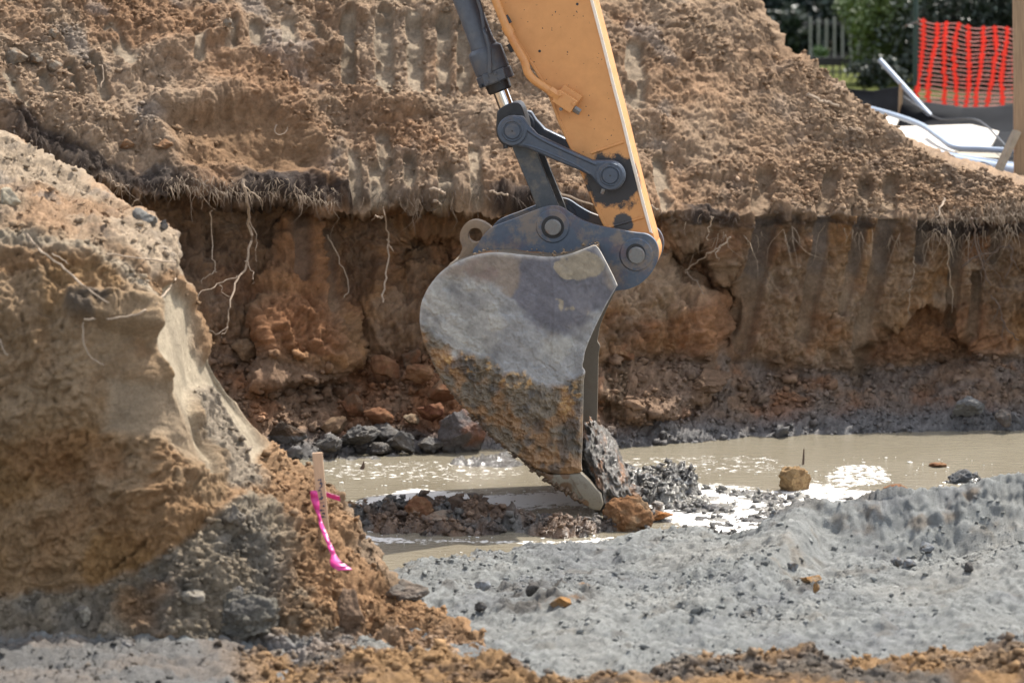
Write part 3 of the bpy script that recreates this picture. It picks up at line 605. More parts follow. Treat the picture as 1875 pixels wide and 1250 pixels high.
topm = sm(-8, 18, pl(px, [(-420, 410), (0, 418), (60, 425), (160, 445), (230, 470), (280, 520), (320, 500), (360, 560)]) - fy)
face_l = poly(gx, gy, [(-500, 420), (0, 430), (160, 455), (260, 540), (340, 650), (380, 800), (410, 870), (400, 930), (330, 1010), (200, 1075), (0, 1095), (-500, 1100)], 12)
strip1 = poly(gx, gy, [(268, 560), (318, 520), (345, 560), (362, 640), (385, 700), (350, 720), (345, 760), (375, 830), (392, 880), (372, 876), (335, 800), (300, 720), (280, 640)], 6)
strip2 = poly(gx, gy, [(385, 640), (420, 700), (455, 770), (485, 822), (470, 850), (440, 790), (400, 725), (372, 672)], 6)
plate = poly(gx, gy, [(195, 690), (290, 700), (345, 790), (385, 880), (330, 850), (280, 800), (190, 790)], 14)
midg = poly(fx, fy, [(340, 690), (400, 690), (470, 850), (480, 900), (410, 900), (380, 830)], 10)
talus = sm(-10, 15, fy - pl(px, [(-420, 1100), (0, 1095), (150, 1085), (300, 1025), (400, 940), (440, 905), (520, 960), (600, 1050), (650, 1100), (1000, 1350)])) 
smoothm = np.clip(strip1 + strip2 + plate * .7, 0, 1)
faceonly = face_l * (1 - topm) * (1 - talus)
k1, ki1 = clod(base, 5.5, 211); k2, ki2 = clod(base, 12, 212); k3, ki3 = clod(base, 28, 213)
rgh = fbm(base, 16, 4, 214, .6)
cr = np.clip(topm + talus + (1 - face_l) * (1 - smoothm), 0, 1) * (1 - smoothm)
nbl = billow(base, 5, 4, 219, .62); nb2 = billow(base, 18, 2, 220, .68)
D = fbm(base, 1.6, 3, 215) * .06 + .03 * ridge(base, 3, 3, 216) * (1 - smoothm * .8)
D += cr * (.055 * (nbl - .4) * (1 + .6 * talus) * (1 + .5 * (px > 470)) + .028 * (nb2 - .4) + .015 * k2 * (ki2 > .5) + .02 * rgh) + faceonly * (1 - smoothm) * (1 - .6 * blob(px, py, 250, 680, 110, 130)) * (.07 * ridge(base, 4, 4, 218) + .06 * (nbl - .4) + .035 * (nb2 - .4) + .015 * rgh)
s_cr = fbm(base, 9, 2, 230); ledge = seg(fx, fy, 150, 565, 275, 585, 26, .4); D += .07 * ledge
crack = (seg(gx, gy, 205, 1045, 262, 1005, 2.5, .6) + seg(gx, gy, 262, 1005, 300, 970, 3, .6) + seg(gx, gy, 300, 970, 275, 935, 2.5, .6)) * sm(-.3, .1, s_cr)
rimr = np.maximum(seg(gx, gy, 268, 575, 296, 700, 9, .7), np.maximum(seg(gx, gy, 296, 700, 345, 800, 9, .7), seg(gx, gy, 345, 800, 388, 880, 9, .7))); D += .035 * rimr - .03 * strip1 - .02 * strip2
D -= .02 * np.clip(crack, 0, 1)
D = D + .010 * (strip1 + strip2 + plate) * fbm(base, (14, 14, 3), 3, 232)
D = D * np.where(front_, 1, .8)
P = base + n * D[..., None]
s1 = fbm(base, 1.8, 4, 221); s2 = fbm(base, 6, 4, 222); s3 = fbm(base, 22, 3, 223)
col = np.zeros(P.shape) + lin(162, 130, 98) * A_
col = mix(col, OCHRE * 1.05, sm(-.1, .4, s1) * .55)
fc = mix(np.zeros(P.shape) + lin(172, 144, 112) * A_, lin(170, 132, 88) * A_, np.clip(sm(-.1, .3, fbm(base, 3, 5, 231)) * .8 + sm(850, 1000, py) * .4, 0, 1)); fc = mix(fc, lin(150, 112, 76) * A_, sm(.1, .45, s2) * .5)
fc = mix(fc, lin(182, 156, 124) * A_, sm(470, 620, py) * sm(900, 700, py) * sm(0, .3, fbm(base, 2.5, 3, 224)) * .7)
fc = mix(fc, lin(160, 118, 78) * A_, np.clip(blob(fx, fy, 120, 840, 110, 50) + blob(fx, fy, 60, 480, 120, 30) + blob(fx, fy, 280, 960, 110, 60) * .7, 0, 1) * .55)
col = col * (1 - faceonly[..., None]) + fc * faceonly[..., None]
tp = mix(np.zeros(P.shape) + lin(176, 156, 132) * A_, lin(178, 136, 98) * A_, sm(-.05, .4, s1 + .3 * s2) * .6); tp = mix(tp, lin(140, 134, 126) * A_, sm(.1, .4, s2) * .5)
col = col * (1 - topm[..., None]) + tp * topm[..., None]
tl = mix(np.zeros(P.shape) + lin(150, 136, 116) * A_, lin(126, 118, 106) * A_, sm(-.1, .35, s2)); tl = mix(tl, lin(160, 116, 72) * A_, sm(.15, .45, s1) * .6)
tl = mix(tl, lin(160, 122, 84) * A_, sm(470, 560, fx) * .8 * sm(-.5, .1, s2)); col = col * (1 - talus[..., None]) + tl * talus[..., None]
col = mix(col, lin(158, 148, 132) * A_, midg * .8); col = mix(col, lin(156, 122, 90) * A_, poly(fx, fy, [(480, 880), (560, 880), (640, 960), (700, 1080), (920, 1250), (700, 1260), (560, 1100), (500, 960)], 20) * .6)
col = mix(col, lin(130, 120, 106) * A_, poly(fx, fy, [(560, 850), (600, 880), (700, 1050), (730, 1090), (680, 1060), (610, 940)], 12) * .6)
col = mix(col, lin(204, 188, 162) * A_, np.clip(strip1 + strip2, 0, 1) * .95); col = mix(col, lin(184, 162, 134) * A_, plate * .9)  # pale scraped strips lightened further, direct sun put into their colour
col = mix(col, lin(90, 84, 78) * A_, ledge * sm(0, .3, s2) * .8)
edgeL = np.exp(-((fy - pl(px, [(-420, 432), (0, 438), (160, 462), (240, 508), (275, 560)])) / 20.0) ** 2) * (px < 275); col = mix(col, CREAM, edgeL * .8)
wetl = sm(.10, .0, base[..., 2] + .04 * s2) * sm(.2, .5, front_ * 1.0); col = mix(col, lin(120, 122, 124) * A_, wetl * .85 * sm(720, 600, px))
col = mix(col, lin(60, 48, 38) * A_, np.clip(crack, 0, 1) * .35)
col = mix(col, lin(176, 138, 94) * A_, sm(1190, 1225, py + 10 * s2) * sm(500, 640, px) * .7)
col = col * (1 + .22 * s3 + .1 * s2)[..., None] * (.86 + .28 * ki2 * cr)[..., None]
nb1 = link('near_bank', grid_mesh('near_bank', P, col, wetl * .8), M_soil)
tag(nb1, 'cut earth bank close to the camera on the left with pale scraped corner painted sunlit', kind='structure')
surfL = Surf(P)
wg = cr * front_ * (px > -30) * (py < 1270)
crumbs('bank_crumbs', P, col, wg, 7000, .003, .022, M_soil, 'loose earth crumbs and small lumps on the near bank', wetl, 21, power=6)

# ================================================================== LEVEL GROUND BEHIND
gx_ = np.linspace(-220, 220, 120); gy_ = np.concatenate([np.linspace(24.0, 60, 180), np.linspace(61, 600, 60)]); Xg, Yg = np.meshgrid(gx_ / 220 * 1.0, gy_)
Xg = np.sign(Xg) * (np.abs(Xg) ** 2.2) * 220; Bq = np.stack([Xg, Yg, 0 * Xg], -1)
zq = 1.46 + .05 * fbm(Bq, 1.3, 4, 301) - .0 * Yg
pxq = 937.5 + FPX * Xg / Yg; grassm = sm(33.6, 34.4, Yg + .6 * fbm(Bq, 1, 2, 302)) * sm(43.2, 42.6, Yg) * sm(1700, 1660, pxq + 30 * fbm(Bq, 2, 2, 304))
cq = mix(np.zeros(Bq.shape) + lin(150, 124, 98) * A_, lin(70, 60, 44) * .6, sm(32.4, 33.2, Yg)); cq = mix(cq, lin(120, 126, 56) * .45, grassm); cq = cq * (1 + .25 * fbm(Bq, 4, 3, 303))[..., None]
Bq[..., 2] = zq
g = link('ground', grid_mesh('ground', Bq, cq, 0 * zq), M_soil); tag(g, 'level ground behind the heap, bare earth turning to grass', kind='structure')
# pit floor under everything near the camera
gr0 = np.stack(np.meshgrid(np.linspace(-30, 30, 30), np.linspace(-30, 24.3, 60)), -1); gz = np.concatenate([gr0, -.3 + 0 * gr0[..., :1]], -1)
g2 = link('pit_floor', grid_mesh('pit_floor', gz, np.zeros(gz.shape) + lin(140, 130, 115) * A_, np.zeros(gz.shape[:2])), M_soil); tag(g2, 'bare earth floor of the excavated pit', kind='structure')

# ================================================================== THE EXCAVATOR
TH = math.radians(6.0)
O = np.array(at(937.5, 700, 20.0)); AX = np.array([math.cos(TH), -math.sin(TH), 0]); WX = np.array([math.sin(TH), math.cos(TH), 0])
def loc(px, py, w=0.0):
    """local (along, depth, up) of photo pixel on the machine plane lying W metres behind its near side"""
    px = np.asarray(px, float); py = np.asarray(py, float); c = np.array([0, 0, CAMZ]); d = at(px, py, 1.0) - c
    tt_ = (np.dot(O - c, WX) + w) / (d @ WX); Q = c + d * np.asarray(tt_)[..., None] - O
    return np.stack([Q @ AX, Q @ WX, Q[..., 2]], -1)
exc = empty('excavator', tuple(O), -TH)
tag(exc, 'orange excavator arm with a muddy steel bucket digging in the wet pit', 'excavator')
PXM = FPX / (20.0 * math.cos(PT) + .48) * 1.0
def smoothpts(pts, k=5, closed=True):
    p = np.array(pts, float); n = len(p); out = []
    rg_ = range(n) if closed else range(n - 1)
    for i in rg_:
        p0 = p[(i - 1) % n] if closed or i > 0 else p[0]; p1 = p[i]; p2 = p[(i + 1) % n]; p3 = p[(i + 2) % n] if closed or i + 2 < n else p[-1]
        for j in range(k):
            t = j / k; out.append(.5 * ((2 * p1) + (-p0 + p2) * t + (2 * p0 - 5 * p1 + 4 * p2 - p3) * t * t + (-p0 + 3 * p1 - 3 * p2 + p3) * t ** 3))
    if not closed: out.append(p[-1])
    return np.array(out)
def plate_o(name, pts, w0, th, mat, parent, bev=.006, seg_=2, ref=None):
    L = loc([p[0] for p in pts], [p[1] for p in pts], w0 if ref is None else ref); bm = bmesh.new()
    f = [bm.verts.new((a, w0, c)) for a, _, c in L]; k = [bm.verts.new((a, w0 + th, c)) for a, _, c in L]; nn = len(f)
    bm.faces.new(f); bm.faces.new(k[::-1])
    for i in range(nn): bm.faces.new((f[i], k[i], k[(i + 1) % nn], f[(i + 1) % nn]))
    bmesh.ops.recalc_face_normals(bm, faces=bm.faces)
    me = bpy.data.meshes.new(name); bm.to_mesh(me); bm.free()
    o = link(name, me, mat, parent, smooth=True)
    m = o.modifiers.new('bevel', 'BEVEL'); m.width = bev; m.segments = seg_; m.limit_method = 'ANGLE'; m.angle_limit = math.radians(50)
    me.attributes.new('sharp_face', 'BOOLEAN', 'FACE')
    wn_ = o.modifiers.new('wn', 'WEIGHTED_NORMAL'); wn_.keep_sharp = False
    return o
def disc_o(name, cx, cy, r, w0, w1, mat, parent, bev=.004, seg_=40, inner=0, ref=None):
    rf_ = w0 if ref is None else ref; c = loc(cx, cy, rf_); R = abs(loc(cx + r, cy, rf_)[0] - c[0]); bm = bmesh.new()
    prof = [(R, w0), (R, w1)] if not inner else None
    Ri = R * inner
    def ring(rad, w): return [bm.verts.new((c[0] + rad * math.cos(a), w, c[2] + rad * math.sin(a))) for a in np.linspace(0, 2 * math.pi, seg_, endpoint=False)]
    b = min(bev, R * .3); rings = []
    if inner: seq = [(Ri, w1), (Ri, w0 + b * .5), (Ri + b * .5, w0), (R - b, w0), (R, w0 + b), (R, w1)]
    else: seq = [(R - b, w0), (R, w0 + b), (R, w1)]
    rings = [ring(*q) for q in seq]
    for a, bb in zip(rings[:-1], rings[1:]):
        for i in range(seg_): bm.faces.new((a[i], a[(i + 1) % seg_], bb[(i + 1) % seg_], bb[i]))
    if not inner: bm.faces.new(rings[0][::-1])
    bm.faces.new(rings[-1]) if not inner else None
    bmesh.ops.recalc_face_normals(bm, faces=bm.faces)
    me = bpy.data.meshes.new(name); bm.to_mesh(me); bm.free()
    o = link(name, me, mat, parent, smooth=True); e = o.modifiers.new('split', 'EDGE_SPLIT'); e.split_angle = math.radians(38); return o
def tube_me(name, pts, rad, seg_=8, cap=True):
    """tube through 3-D points; rad scalar or list"""
    p = np.array(pts, float); m = len(p); r = np.broadcast_to(np.array(rad, float), (m,)); T = np.gradient(p, axis=0); T /= np.linalg.norm(T, axis=1, keepdims=True) + 1e-9
    up0 = np.array([.13, .21, .97]); V = []
    for i in range(m):
        u = np.cross(T[i], up0); u /= np.linalg.norm(u) + 1e-9; v = np.cross(T[i], u)
        for a in np.linspace(0, 2 * math.pi, seg_, endpoint=False): V.append(p[i] + r[i] * (math.cos(a) * u + math.sin(a) * v))
    F = []
    for i in range(m - 1):
        for j in range(seg_): F.append((i * seg_ + j, i * seg_ + (j + 1) % seg_, (i + 1) * seg_ + (j + 1) % seg_, (i + 1) * seg_ + j))
    if cap: F.append(tuple(range(seg_))[::-1]); F.append(tuple((m - 1) * seg_ + j for j in range(seg_)))
    me = bpy.data.meshes.new(name); me.from_pydata([tuple(v) for v in V], [], F); me.update(); return me
def tube_o(name, pts, rad, mat, parent=None, seg_=10, smooth_=True):
    o = link(name, tube_me(name, pts, rad, seg_), mat, parent, smooth=smooth_)
    e = o.modifiers.new('split', 'EDGE_SPLIT'); e.split_angle = math.radians(50); return o

pinB = loc(1117, 322, .44)
ORANGE = lin(222, 156, 92) * .82
M_arm = stained_mat('orange_paint', ORANGE, lin(208, 130, 66) * .8, .4, amount=.5, scale=3.0, chips=.715,
                    patches=[(pinB[0] + .02, .44, pinB[2] - .03, .17, (.022, .02, .022)), (loc(1140, 412, .44)[0], .44, loc(1140, 408, .44)[2], .06, (.05, .045, .045)), (loc(1098, 345, .44)[0], .44, loc(1092, 345, .44)[2], .05, (.03, .028, .03))])
M_armp = stained_mat('orange_pipe_paint', ORANGE * .95, lin(190, 112, 60) * .8, .42, amount=.6, scale=8.0)
M_steel = stained_mat('blue_grey_steel', lin(84, 92, 104) * .8, lin(128, 116, 104) * .75, .42, metal=.35, amount=.75, scale=9.0, seed=2.0, dust=None)
M_ear = stained_mat('scuffed_bucket_steel', lin(88, 98, 112) * .8, lin(124, 92, 88) * .75, .45, metal=.3, amount=.7, scale=6.0, seed=5.0, dust=lin(140, 126, 112) * .75)
M_link = stained_mat('dusty_dark_steel', lin(84, 88, 92) * .75, lin(138, 126, 108) * .8, .5, metal=.3, amount=.8, scale=7.0, seed=9.0)
M_cyl = stained_mat('slate_paint', lin(82, 86, 94) * .75, lin(122, 114, 106) * .7, .42, amount=.7, scale=8.0, seed=3.0)
M_chrome = flat_mat('chrome', (.75, .75, .76), .08, 1.0, var=.03, bump=.0)
M_dark = flat_mat('greasy_black', (.02, .02, .022), .4, .2, var=.3, bump=.3)
M_bolt = stained_mat('worn_steel', lin(140, 138, 134) * .7, lin(150, 104, 72) * .7, .45, metal=.5, amount=.7, scale=20)
M_rim = flat_mat('bare_metal_edge', lin(190, 180, 165) * .8, .5, .2, var=.3)

M_edge = stained_mat('dusty_glare_paint', lin(240, 224, 204) * .95, lin(226, 170, 120) * .85, .5, amount=.5, scale=10)  # dusty paint lightened to near white, sun glare put into its colour
# arm: one plated box, its front flange and weld beads
arm_pts = [(713, -500), (882, -60), (905, 0), (940, 70), (972, 120), (1000, 165), (1022, 225), (1065, 322), (1085, 372), (1106, 418), (1130, 470), (1190, 478), (1203, 455), (1196, 425), (1182, 375), (1163, 300), (1145, 225), (1128, 160), (1108, 80), (1087, 0), (1072, -60), (962, -500)]
arm = plate_o('arm', arm_pts, .44, .34, M_arm, exc, bev=.008)
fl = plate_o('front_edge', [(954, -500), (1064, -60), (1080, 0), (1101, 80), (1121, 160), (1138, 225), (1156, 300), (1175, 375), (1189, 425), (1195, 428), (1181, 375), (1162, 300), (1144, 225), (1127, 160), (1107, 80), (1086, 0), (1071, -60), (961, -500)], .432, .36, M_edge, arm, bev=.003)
fl2 = plate_o('flange', [(719, -500), (888, -60), (911, 0), (946, 70), (978, 120), (1006, 165), (1028, 225), (1071, 322), (1091, 372), (1112, 416), (1107, 418), (1086, 372), (1066, 322), (1023, 225), (1001, 165), (973, 120), (941, 70), (906, 0), (883, -60), (714, -500)], .434, .35, M_arm, arm, bev=.003)
for (x0, y0, x1, y1) in [(1082, 281, 1142, 260), (1112, 417, 1178, 398), (1092, 416, 1120, 410)][:2]:
    a, b = loc(x0, y0, .44), loc(x1, y1, .44); pts = [a + (b - a) * t for t in np.linspace(0, 1, 14)]
    tube_o('weld_bead', pts, [.008 + .001 * math.sin(i * 2.1) for i in range(14)], M_arm, arm, 8)
for (x, y) in [(1057, 8), (988, 94), (1073, 120)][:2]: disc_o('plug_hole', x, y, 2.6, .4385, .446, M_dark, arm, .001, 12)
disc_o('pivot_boss', 1165, 466, 40, .40, .80, M_arm, arm)

# pipe along the arm and its coupling block
pp = smoothpts([(711, -500), (796, -280), (880, -60), (903, -10), (925, 45), (945, 85), (960, 112), (966, 132), (978, 147), (1000, 162), (1018, 175)], 6, False)
pipe = tube_o('hydraulic_pipe', [loc(x, y, .36) for x, y in pp], .024, M_armp, exc, 14)
for (x, y, x2, y2) in [(1006, 166, 1016, 173), (1016, 173, 1024, 178)]:
    tube_o('collar', [loc(x, y, .36), loc(x2, y2, .36)], .031 if x < 1010 else .034, M_armp, pipe, 6, False)
tube_o('clamp', [loc(926, 48, .37), loc(934, 62, .37)], .031, M_armp, pipe, 12)
for (x, y) in [(924, 30), (933, 80)]: tube_o('clamp', [loc(x, y, .40), loc(x + 8, y + 14, .40)], .022, M_dark, pipe, 6, False)
ca, sa = math.cos(math.radians(33)), math.sin(math.radians(33))
def rb(cx, cy, hw, hh): return [(cx + u * ca - v * sa, cy + u * sa + v * ca) for u, v in ((-hw, -hh), (hw, -hh), (hw, hh), (-hw, hh))]
blk_ = plate_o('pipe_coupling', rb(1034, 186, 20, 13), .335, .10, M_armp, exc, .004)
plate_o('back_plate', rb(1041, 179, 20, 15), .375, .066, M_armp, blk_, .003)
for (x, y) in [(1025, 174), (1050, 190)]: disc_o('bolt', x, y, 3.6, .325, .34, M_armp, blk_, .002, 6)
for (x, y) in [(1027, 200)]: disc_o('bolt', x, y, 3.6, .345, .40, M_bolt, blk_, .002, 6)
tube_o('hex_nut', [loc(1051, 199, .37), loc(1062, 206, .37)], .021, M_bolt, blk_, 6, False)

# bucket cylinder
cp0 = loc(853, 0, .60); cp1 = loc(925, 190, .60); cd = (cp1 - cp0) / np.linalg.norm(cp1 - cp0); pxm = np.linalg.norm(cp1 - cp0) / math.hypot(72, 190)
def lathe(name, prof, mat, parent, seg_=36):
    V = []; F = []; u = np.cross(cd, (0, 1, 0)); v = np.cross(cd, u); mlen = len(prof)
    for t_, r_2 in prof:
        for a in np.linspace(0, 2 * math.pi, seg_, endpoint=False): V.append(cp0 + cd * t_ * pxm + (u * math.cos(a) + v * math.sin(a)) * r_2 * pxm)
    for i in range(mlen - 1):
        for j in range(seg_): F.append((i * seg_ + j, i * seg_ + (j + 1) % seg_, (i + 1) * seg_ + (j + 1) % seg_, (i + 1) * seg_ + j))
    F.append(tuple(range(seg_))[::-1]); F.append(tuple((mlen - 1) * seg_ + j for j in range(seg_)))
    me = bpy.data.meshes.new(name); me.from_pydata([tuple(x) for x in V], [], F); me.update()
    o = link(name, me, mat, parent); e = o.modifiers.new('split', 'EDGE_SPLIT'); e.split_angle = math.radians(30); return o
cyl = lathe('hydraulic_cylinder', [(-560, 23), (84, 23), (88, 25), (92, 25), (97, 31), (101, 32.5), (138, 32.5), (139, 31.5), (141, 31.5), (142, 34), (160, 34), (161, 33), (161, 26)], M_cyl, exc)
lathe('gland', [(159, 22), (160, 23.5), (176, 22.5), (179, 20), (179, 15)], M_dark, cyl)
lathe('rod', [(178, 14.2), (232, 14.2)], M_chrome, cyl)
hp = smoothpts([(700, -500), (780, -280), (862, -60), (874, -5), (882, 22), (887, 55), (895, 85), (897, 110), (897, 134)], 6, False)
tube_o('hose', [loc(x, y, .50 - (.03 if y > 60 else .0)) for x, y in hp], .0125, M_cyl, cyl, 10)
plate_o('flange_block', [(882, 138), (920, 124), (926, 143), (888, 158)], .485, .06, M_cyl, cyl, .003)
for (x, y) in [(892, 141), (907, 135), (892, 151), (909, 146)]: disc_o('bolt', x, y, 3.2, .476, .49, M_cyl, cyl, .0015, 6)
for (x, y) in [(880, 158), (926, 143), (915, 150)]: disc_o('bolt', x, y, 3.4, .50, .54, M_dark, cyl, .001, 6)
eye = plate_o('rod_eye', smoothpts([(914, 200), (948, 188), (962, 215), (966, 245), (950, 268), (925, 268), (910, 250), (909, 222)], 4), .50, .20, M_dark, cyl, .01)
# grease and dirt clots on the eye
grv = rng.normal(0, 1, (60, 3)) * (.022, .02, .03) + loc(968, 222, .62)

# guide links (dog bones), near and far
def circ(cx, cy, r, a0, a1, n_=12): return [(cx + r * math.cos(math.radians(a)), cy + r * math.sin(math.radians(a))) for a in np.linspace(a0, a1, n_)]
gl = circ(938, 240, 28, 110, 285, 16) + [(958, 214), (968, 230), (984, 247), (1020, 264), (1060, 283), (1085, 294)] + circ(1117, 322, 28, 265, 455, 16) + [(1103, 345), (1093, 337), (1082, 323), (1058, 311), (1020, 296), (984, 280), (963, 271)]
M_list = []
for wv in (.345, .80):
    g_ = plate_o('guide_link', gl, wv, .07, M_steel, exc, .014, 4, ref=.345)
    for (x, y, rr) in [(938, 240, 27), (1117, 322, 26)]:
        disc_o('boss', x, y, rr, wv - .016, wv + .02, M_steel, g_, .006, ref=.345)
        if wv < .5:
            disc_o('retaining_ring', x, y, rr * .74, wv - .024, wv, M_steel, g_, .005, 40, .86)
            p_ = disc_o('pin', x, y, 15, wv - .024, wv + .1, M_steel, g_, .005)
            disc_o('pin_dimple', x, y, 1.6, wv - .0255, wv - .02, M_dark, p_, .0005, 10)
            plate_o('lock_plate', [(x + 2, y - 24), (x + 13, y - 20), (x + 12, y - 14), (x + 1, y - 18)], wv - .022, .02, M_steel, g_, .002)
    if wv < .5:
        pts = [(952, 226), (990, 254), (1060, 287), (1092, 301)]
        tube_o('forged_ridge', [loc(x, y, wv + .004) for x, y in smoothpts(pts, 5, False)], .012, M_steel, g_, 10)
        pts = [(958, 264), (990, 274), (1050, 300), (1080, 318)]
        tube_o('forged_ridge', [loc(x, y, wv + .006) for x, y in smoothpts(pts, 5, False)], .009, M_steel, g_, 10)
        gf = disc_o('grease_fitting', 1105, 345, 5.5, wv - .01, wv + .02, M_dark, g_, .002, 10); tube_o('grease_nipple', [loc(1105, 346, wv - .005), loc(1102, 355, wv - .005)], [.013, .010], M_bolt, g_, 8)
        tube_o('grease_nipple', [loc(925, 265, wv), loc(926, 272, wv)], .014, M_dark, g_, 8)
# bucket links
bl = [(931, 250), (960, 240), (972, 262), (984, 282), (1000, 322), (1014, 356), (1026, 385), (1035, 410), (1012, 432), (990, 415), (984, 385), (972, 352), (955, 312), (940, 276)]
for wv in (.44, .74): plate_o('bucket_link', bl, wv, .04, M_link, exc, .006, ref=.44)
plate_o('cross_plate', [(961, 290), (971, 286), (1000, 365), (990, 370)], .48, .26, M_link, exc, .004)

# ---- the bucket
BW = 1.12
side_px = smoothpts([(862, 470), (905, 463), (955, 467), (1008, 471), (1045, 465), (1084, 451), (1093, 453), (1104, 470), (1128, 518), (1127, 528), (1110, 558), (1088, 602), (1072, 640), (1068, 660), (1066, 672), (1071, 682), (1068, 700), (1067, 750), (1066, 800), (1064, 850), (1062, 864), (1020, 866), (985, 858), (955, 840), (925, 818), (888, 785), (845, 738), (808, 690), (782, 640), (770, 600), (769, 570), (775, 545), (790, 518), (815, 492)], 6)
# an even grid of quads fitted inside the outline
cx0, cy0 = 955.0, 680.0; NQ = 280
aa, bb_ = np.meshgrid(np.linspace(-1, 1, NQ), np.linspace(-1, 1, NQ)); rr2 = np.maximum(np.abs(aa), np.abs(bb_)); rs_ = np.maximum(rr2, 1e-9)
ph = np.where(np.abs(aa) >= np.abs(bb_), np.pi / 4 * bb_ / np.where(np.abs(aa) < 1e-9, 1e-9, aa) + np.where(aa < 0, np.pi, 0), np.pi / 2 - np.pi / 4 * aa / np.where(np.abs(bb_) < 1e-9, 1e-9, bb_) + np.where(bb_ < 0, np.pi, 0)) % (2 * np.pi)
oa = np.arctan2(side_px[:, 1] - cy0, side_px[:, 0] - cx0) % (2 * np.pi); orr = np.hypot(side_px[:, 1] - cy0, side_px[:, 0] - cx0); so_ = np.argsort(oa)
Rt = np.interp(ph, np.r_[oa[so_] - 2 * np.pi, oa[so_], oa[so_] + 2 * np.pi], np.tile(orr[so_], 3)); gx2 = cx0 + rr2 * Rt * np.cos(ph); gy2 = cy0 + rr2 * Rt * np.sin(ph)
L = loc(gx2, gy2, 0.0); Lb = L.copy()
f1 = fbm(L, 3, 4, 401); f2 = fbm(L, 9, 4, 402); f3 = fbm(L, 35, 3, 403); f4 = fbm(L, 90, 2, 404)
fx, fy = gx2 + 20 * f2 + 16 * f1, gy2 + 34 * fbm(L, 5, 5, 405, .6)
# zone borders read off the bucket: bare upper steel, dried grey film, caked ochre-and-grey clay
cake_line = pl(fx, [(760, 600), (800, 628), (850, 655), (900, 668), (930, 700), (960, 690), (1000, 712), (1030, 708), (1070, 680)])
cake = sm(-9, 9, fy - cake_line)
top = sm(12, -12, fy - pl(fx, [(770, 500), (820, 500), (870, 520), (930, 545), (985, 600), (1010, 620), (1040, 600), (1085, 590), (1130, 560)]))
edgeband = np.exp(-((rr2 + 0 * gx2 - 1) / .022) ** 2)
STL = lin(104, 102, 110) * .8; FILM = lin(156, 155, 153) * .85
cb = np.zeros(L.shape) + FILM
cb = mix(cb, lin(178, 174, 164) * .85, sm(-.05, .3, f1 + .3 * f2) * .7); cb = mix(cb, lin(128, 124, 122) * .8, sm(.05, .4, -f2) * .4)
tcx = mix(np.zeros(L.shape) + STL, lin(146, 128, 108) * .8, sm(-.05, .25, f1 + .35 * f2 + .5 * blob(gx2, gy2, 900, 510, 60, 45) - .35 * blob(gx2, gy2, 1060, 560, 60, 80)) * .8)
tcx = mix(tcx, lin(120, 84, 84) * .75, sm(.15, .4, fbm(L, 5, 4, 407)) * .35)
tcx = mix(tcx, lin(160, 146, 122) * .85, sm(.02, .12, f2 + .9 * blob(gx2, gy2, 1060, 485, 55, 30) - .45) )
cb = cb * (1 - top[..., None] * .85) + tcx * top[..., None] * .85
ck = mix(np.zeros(L.shape) + lin(118, 106, 90) * .78, lin(138, 108, 78) * .8, sm(.0, .35, f2 + .5 * f1 + .2 * (gy2 > 760))); ck = mix(ck, lin(84, 80, 76) * .8, sm(.1, .4, fbm(L, 12, 3, 408)) * .7)
ck = mix(ck, lin(176, 140, 92) * .8, sm(.0, .3, f3) * .8 * np.clip(blob(gx2, gy2, 965, 680, 60, 30) + blob(gx2, gy2, 860, 660, 60, 22) + blob(gx2, gy2, 1050, 730, 30, 40) * .7, 0, 1))
cb = cb * (1 - cake[..., None]) + 1.25 * ck * cake[..., None]
seamx = np.exp(-((gx2 - pl(gy2, [(460, 1008), (560, 1016), (650, 1012), (720, 1000)])) / 2.6) ** 2) * (gy2 < 700)
crease = np.exp(-((gy2 - pl(gx2, [(770, 610), (830, 660), (900, 745), (960, 800), (1060, 860)])) / 3.5) ** 2) * cake
cb = mix(cb, lin(190, 186, 180) * .85, edgeband * .7 * (1 - cake))
strk = fbm(L @ np.array(Matrix.Rotation(.6, 3, 'Y')), (5, 1, 34), 4, 409); cb = cb * (1 + .2 * f3 + .12 * f4 + .30 * strk + .15 * f2)[..., None]
hgt = .0018 * f3 * 1.0 + .0012 * f4 + (1 - top) * (1 - cake) * (.006 * sm(-.05, .05, f2) + .005 * f2 + .003 * sm(-.02, .06, fbm(L, 16, 4, 413))) + top * .003 * sm(.02, .12, f2)
ckh = .016 + .032 * np.clip(ridge(L, 7, 3, 410), -.5, 1) + .020 * ridge(L + .02 * f2[..., None], (26, 10, 26), 3, 411) + .013 * fbm(L, 32, 3, 412, .7) + .006 * fbm(L, 80, 2, 414)
hgt = hgt + cake * ckh * (1 - .6 * edgeband) + .004 * seamx - .004 * crease
L[..., 1] -= hgt
# round the rim towards the shell
iq = np.arange(NQ * NQ).reshape(NQ, NQ); F = np.stack([iq[:-1, :-1], iq[:-1, 1:], iq[1:, 1:], iq[1:, :-1]], -1).reshape(-1, 4)
loop = np.concatenate([iq[0, :-1], iq[:-1, -1], iq[-1, :0:-1], iq[:0:-1, 0]]); NL_ = len(loop); Lf = [L.reshape(-1, 3)]; cf = [cb.reshape(-1, 3)]; prev = loop
for k_, dw in enumerate([.006, .014, .03]):
    q = Lb.reshape(-1, 3)[loop].copy(); q[:, 1] = dw; Lf.append(q); cf.append(cb.reshape(-1, 3)[loop] * .5 + lin(186, 176, 160) * .425)
    cur = NQ * NQ + k_ * NL_ + np.arange(NL_); F = np.concatenate([F, np.stack([prev, np.roll(prev, -1), np.roll(cur, -1), cur], -1)[:, ::-1]]); prev = cur
Lf = np.concatenate(Lf); cf = np.concatenate(cf); wetb = np.concatenate([(cake * .35 + .25 * (1 - cake)).ravel(), np.zeros(3 * NL_)])
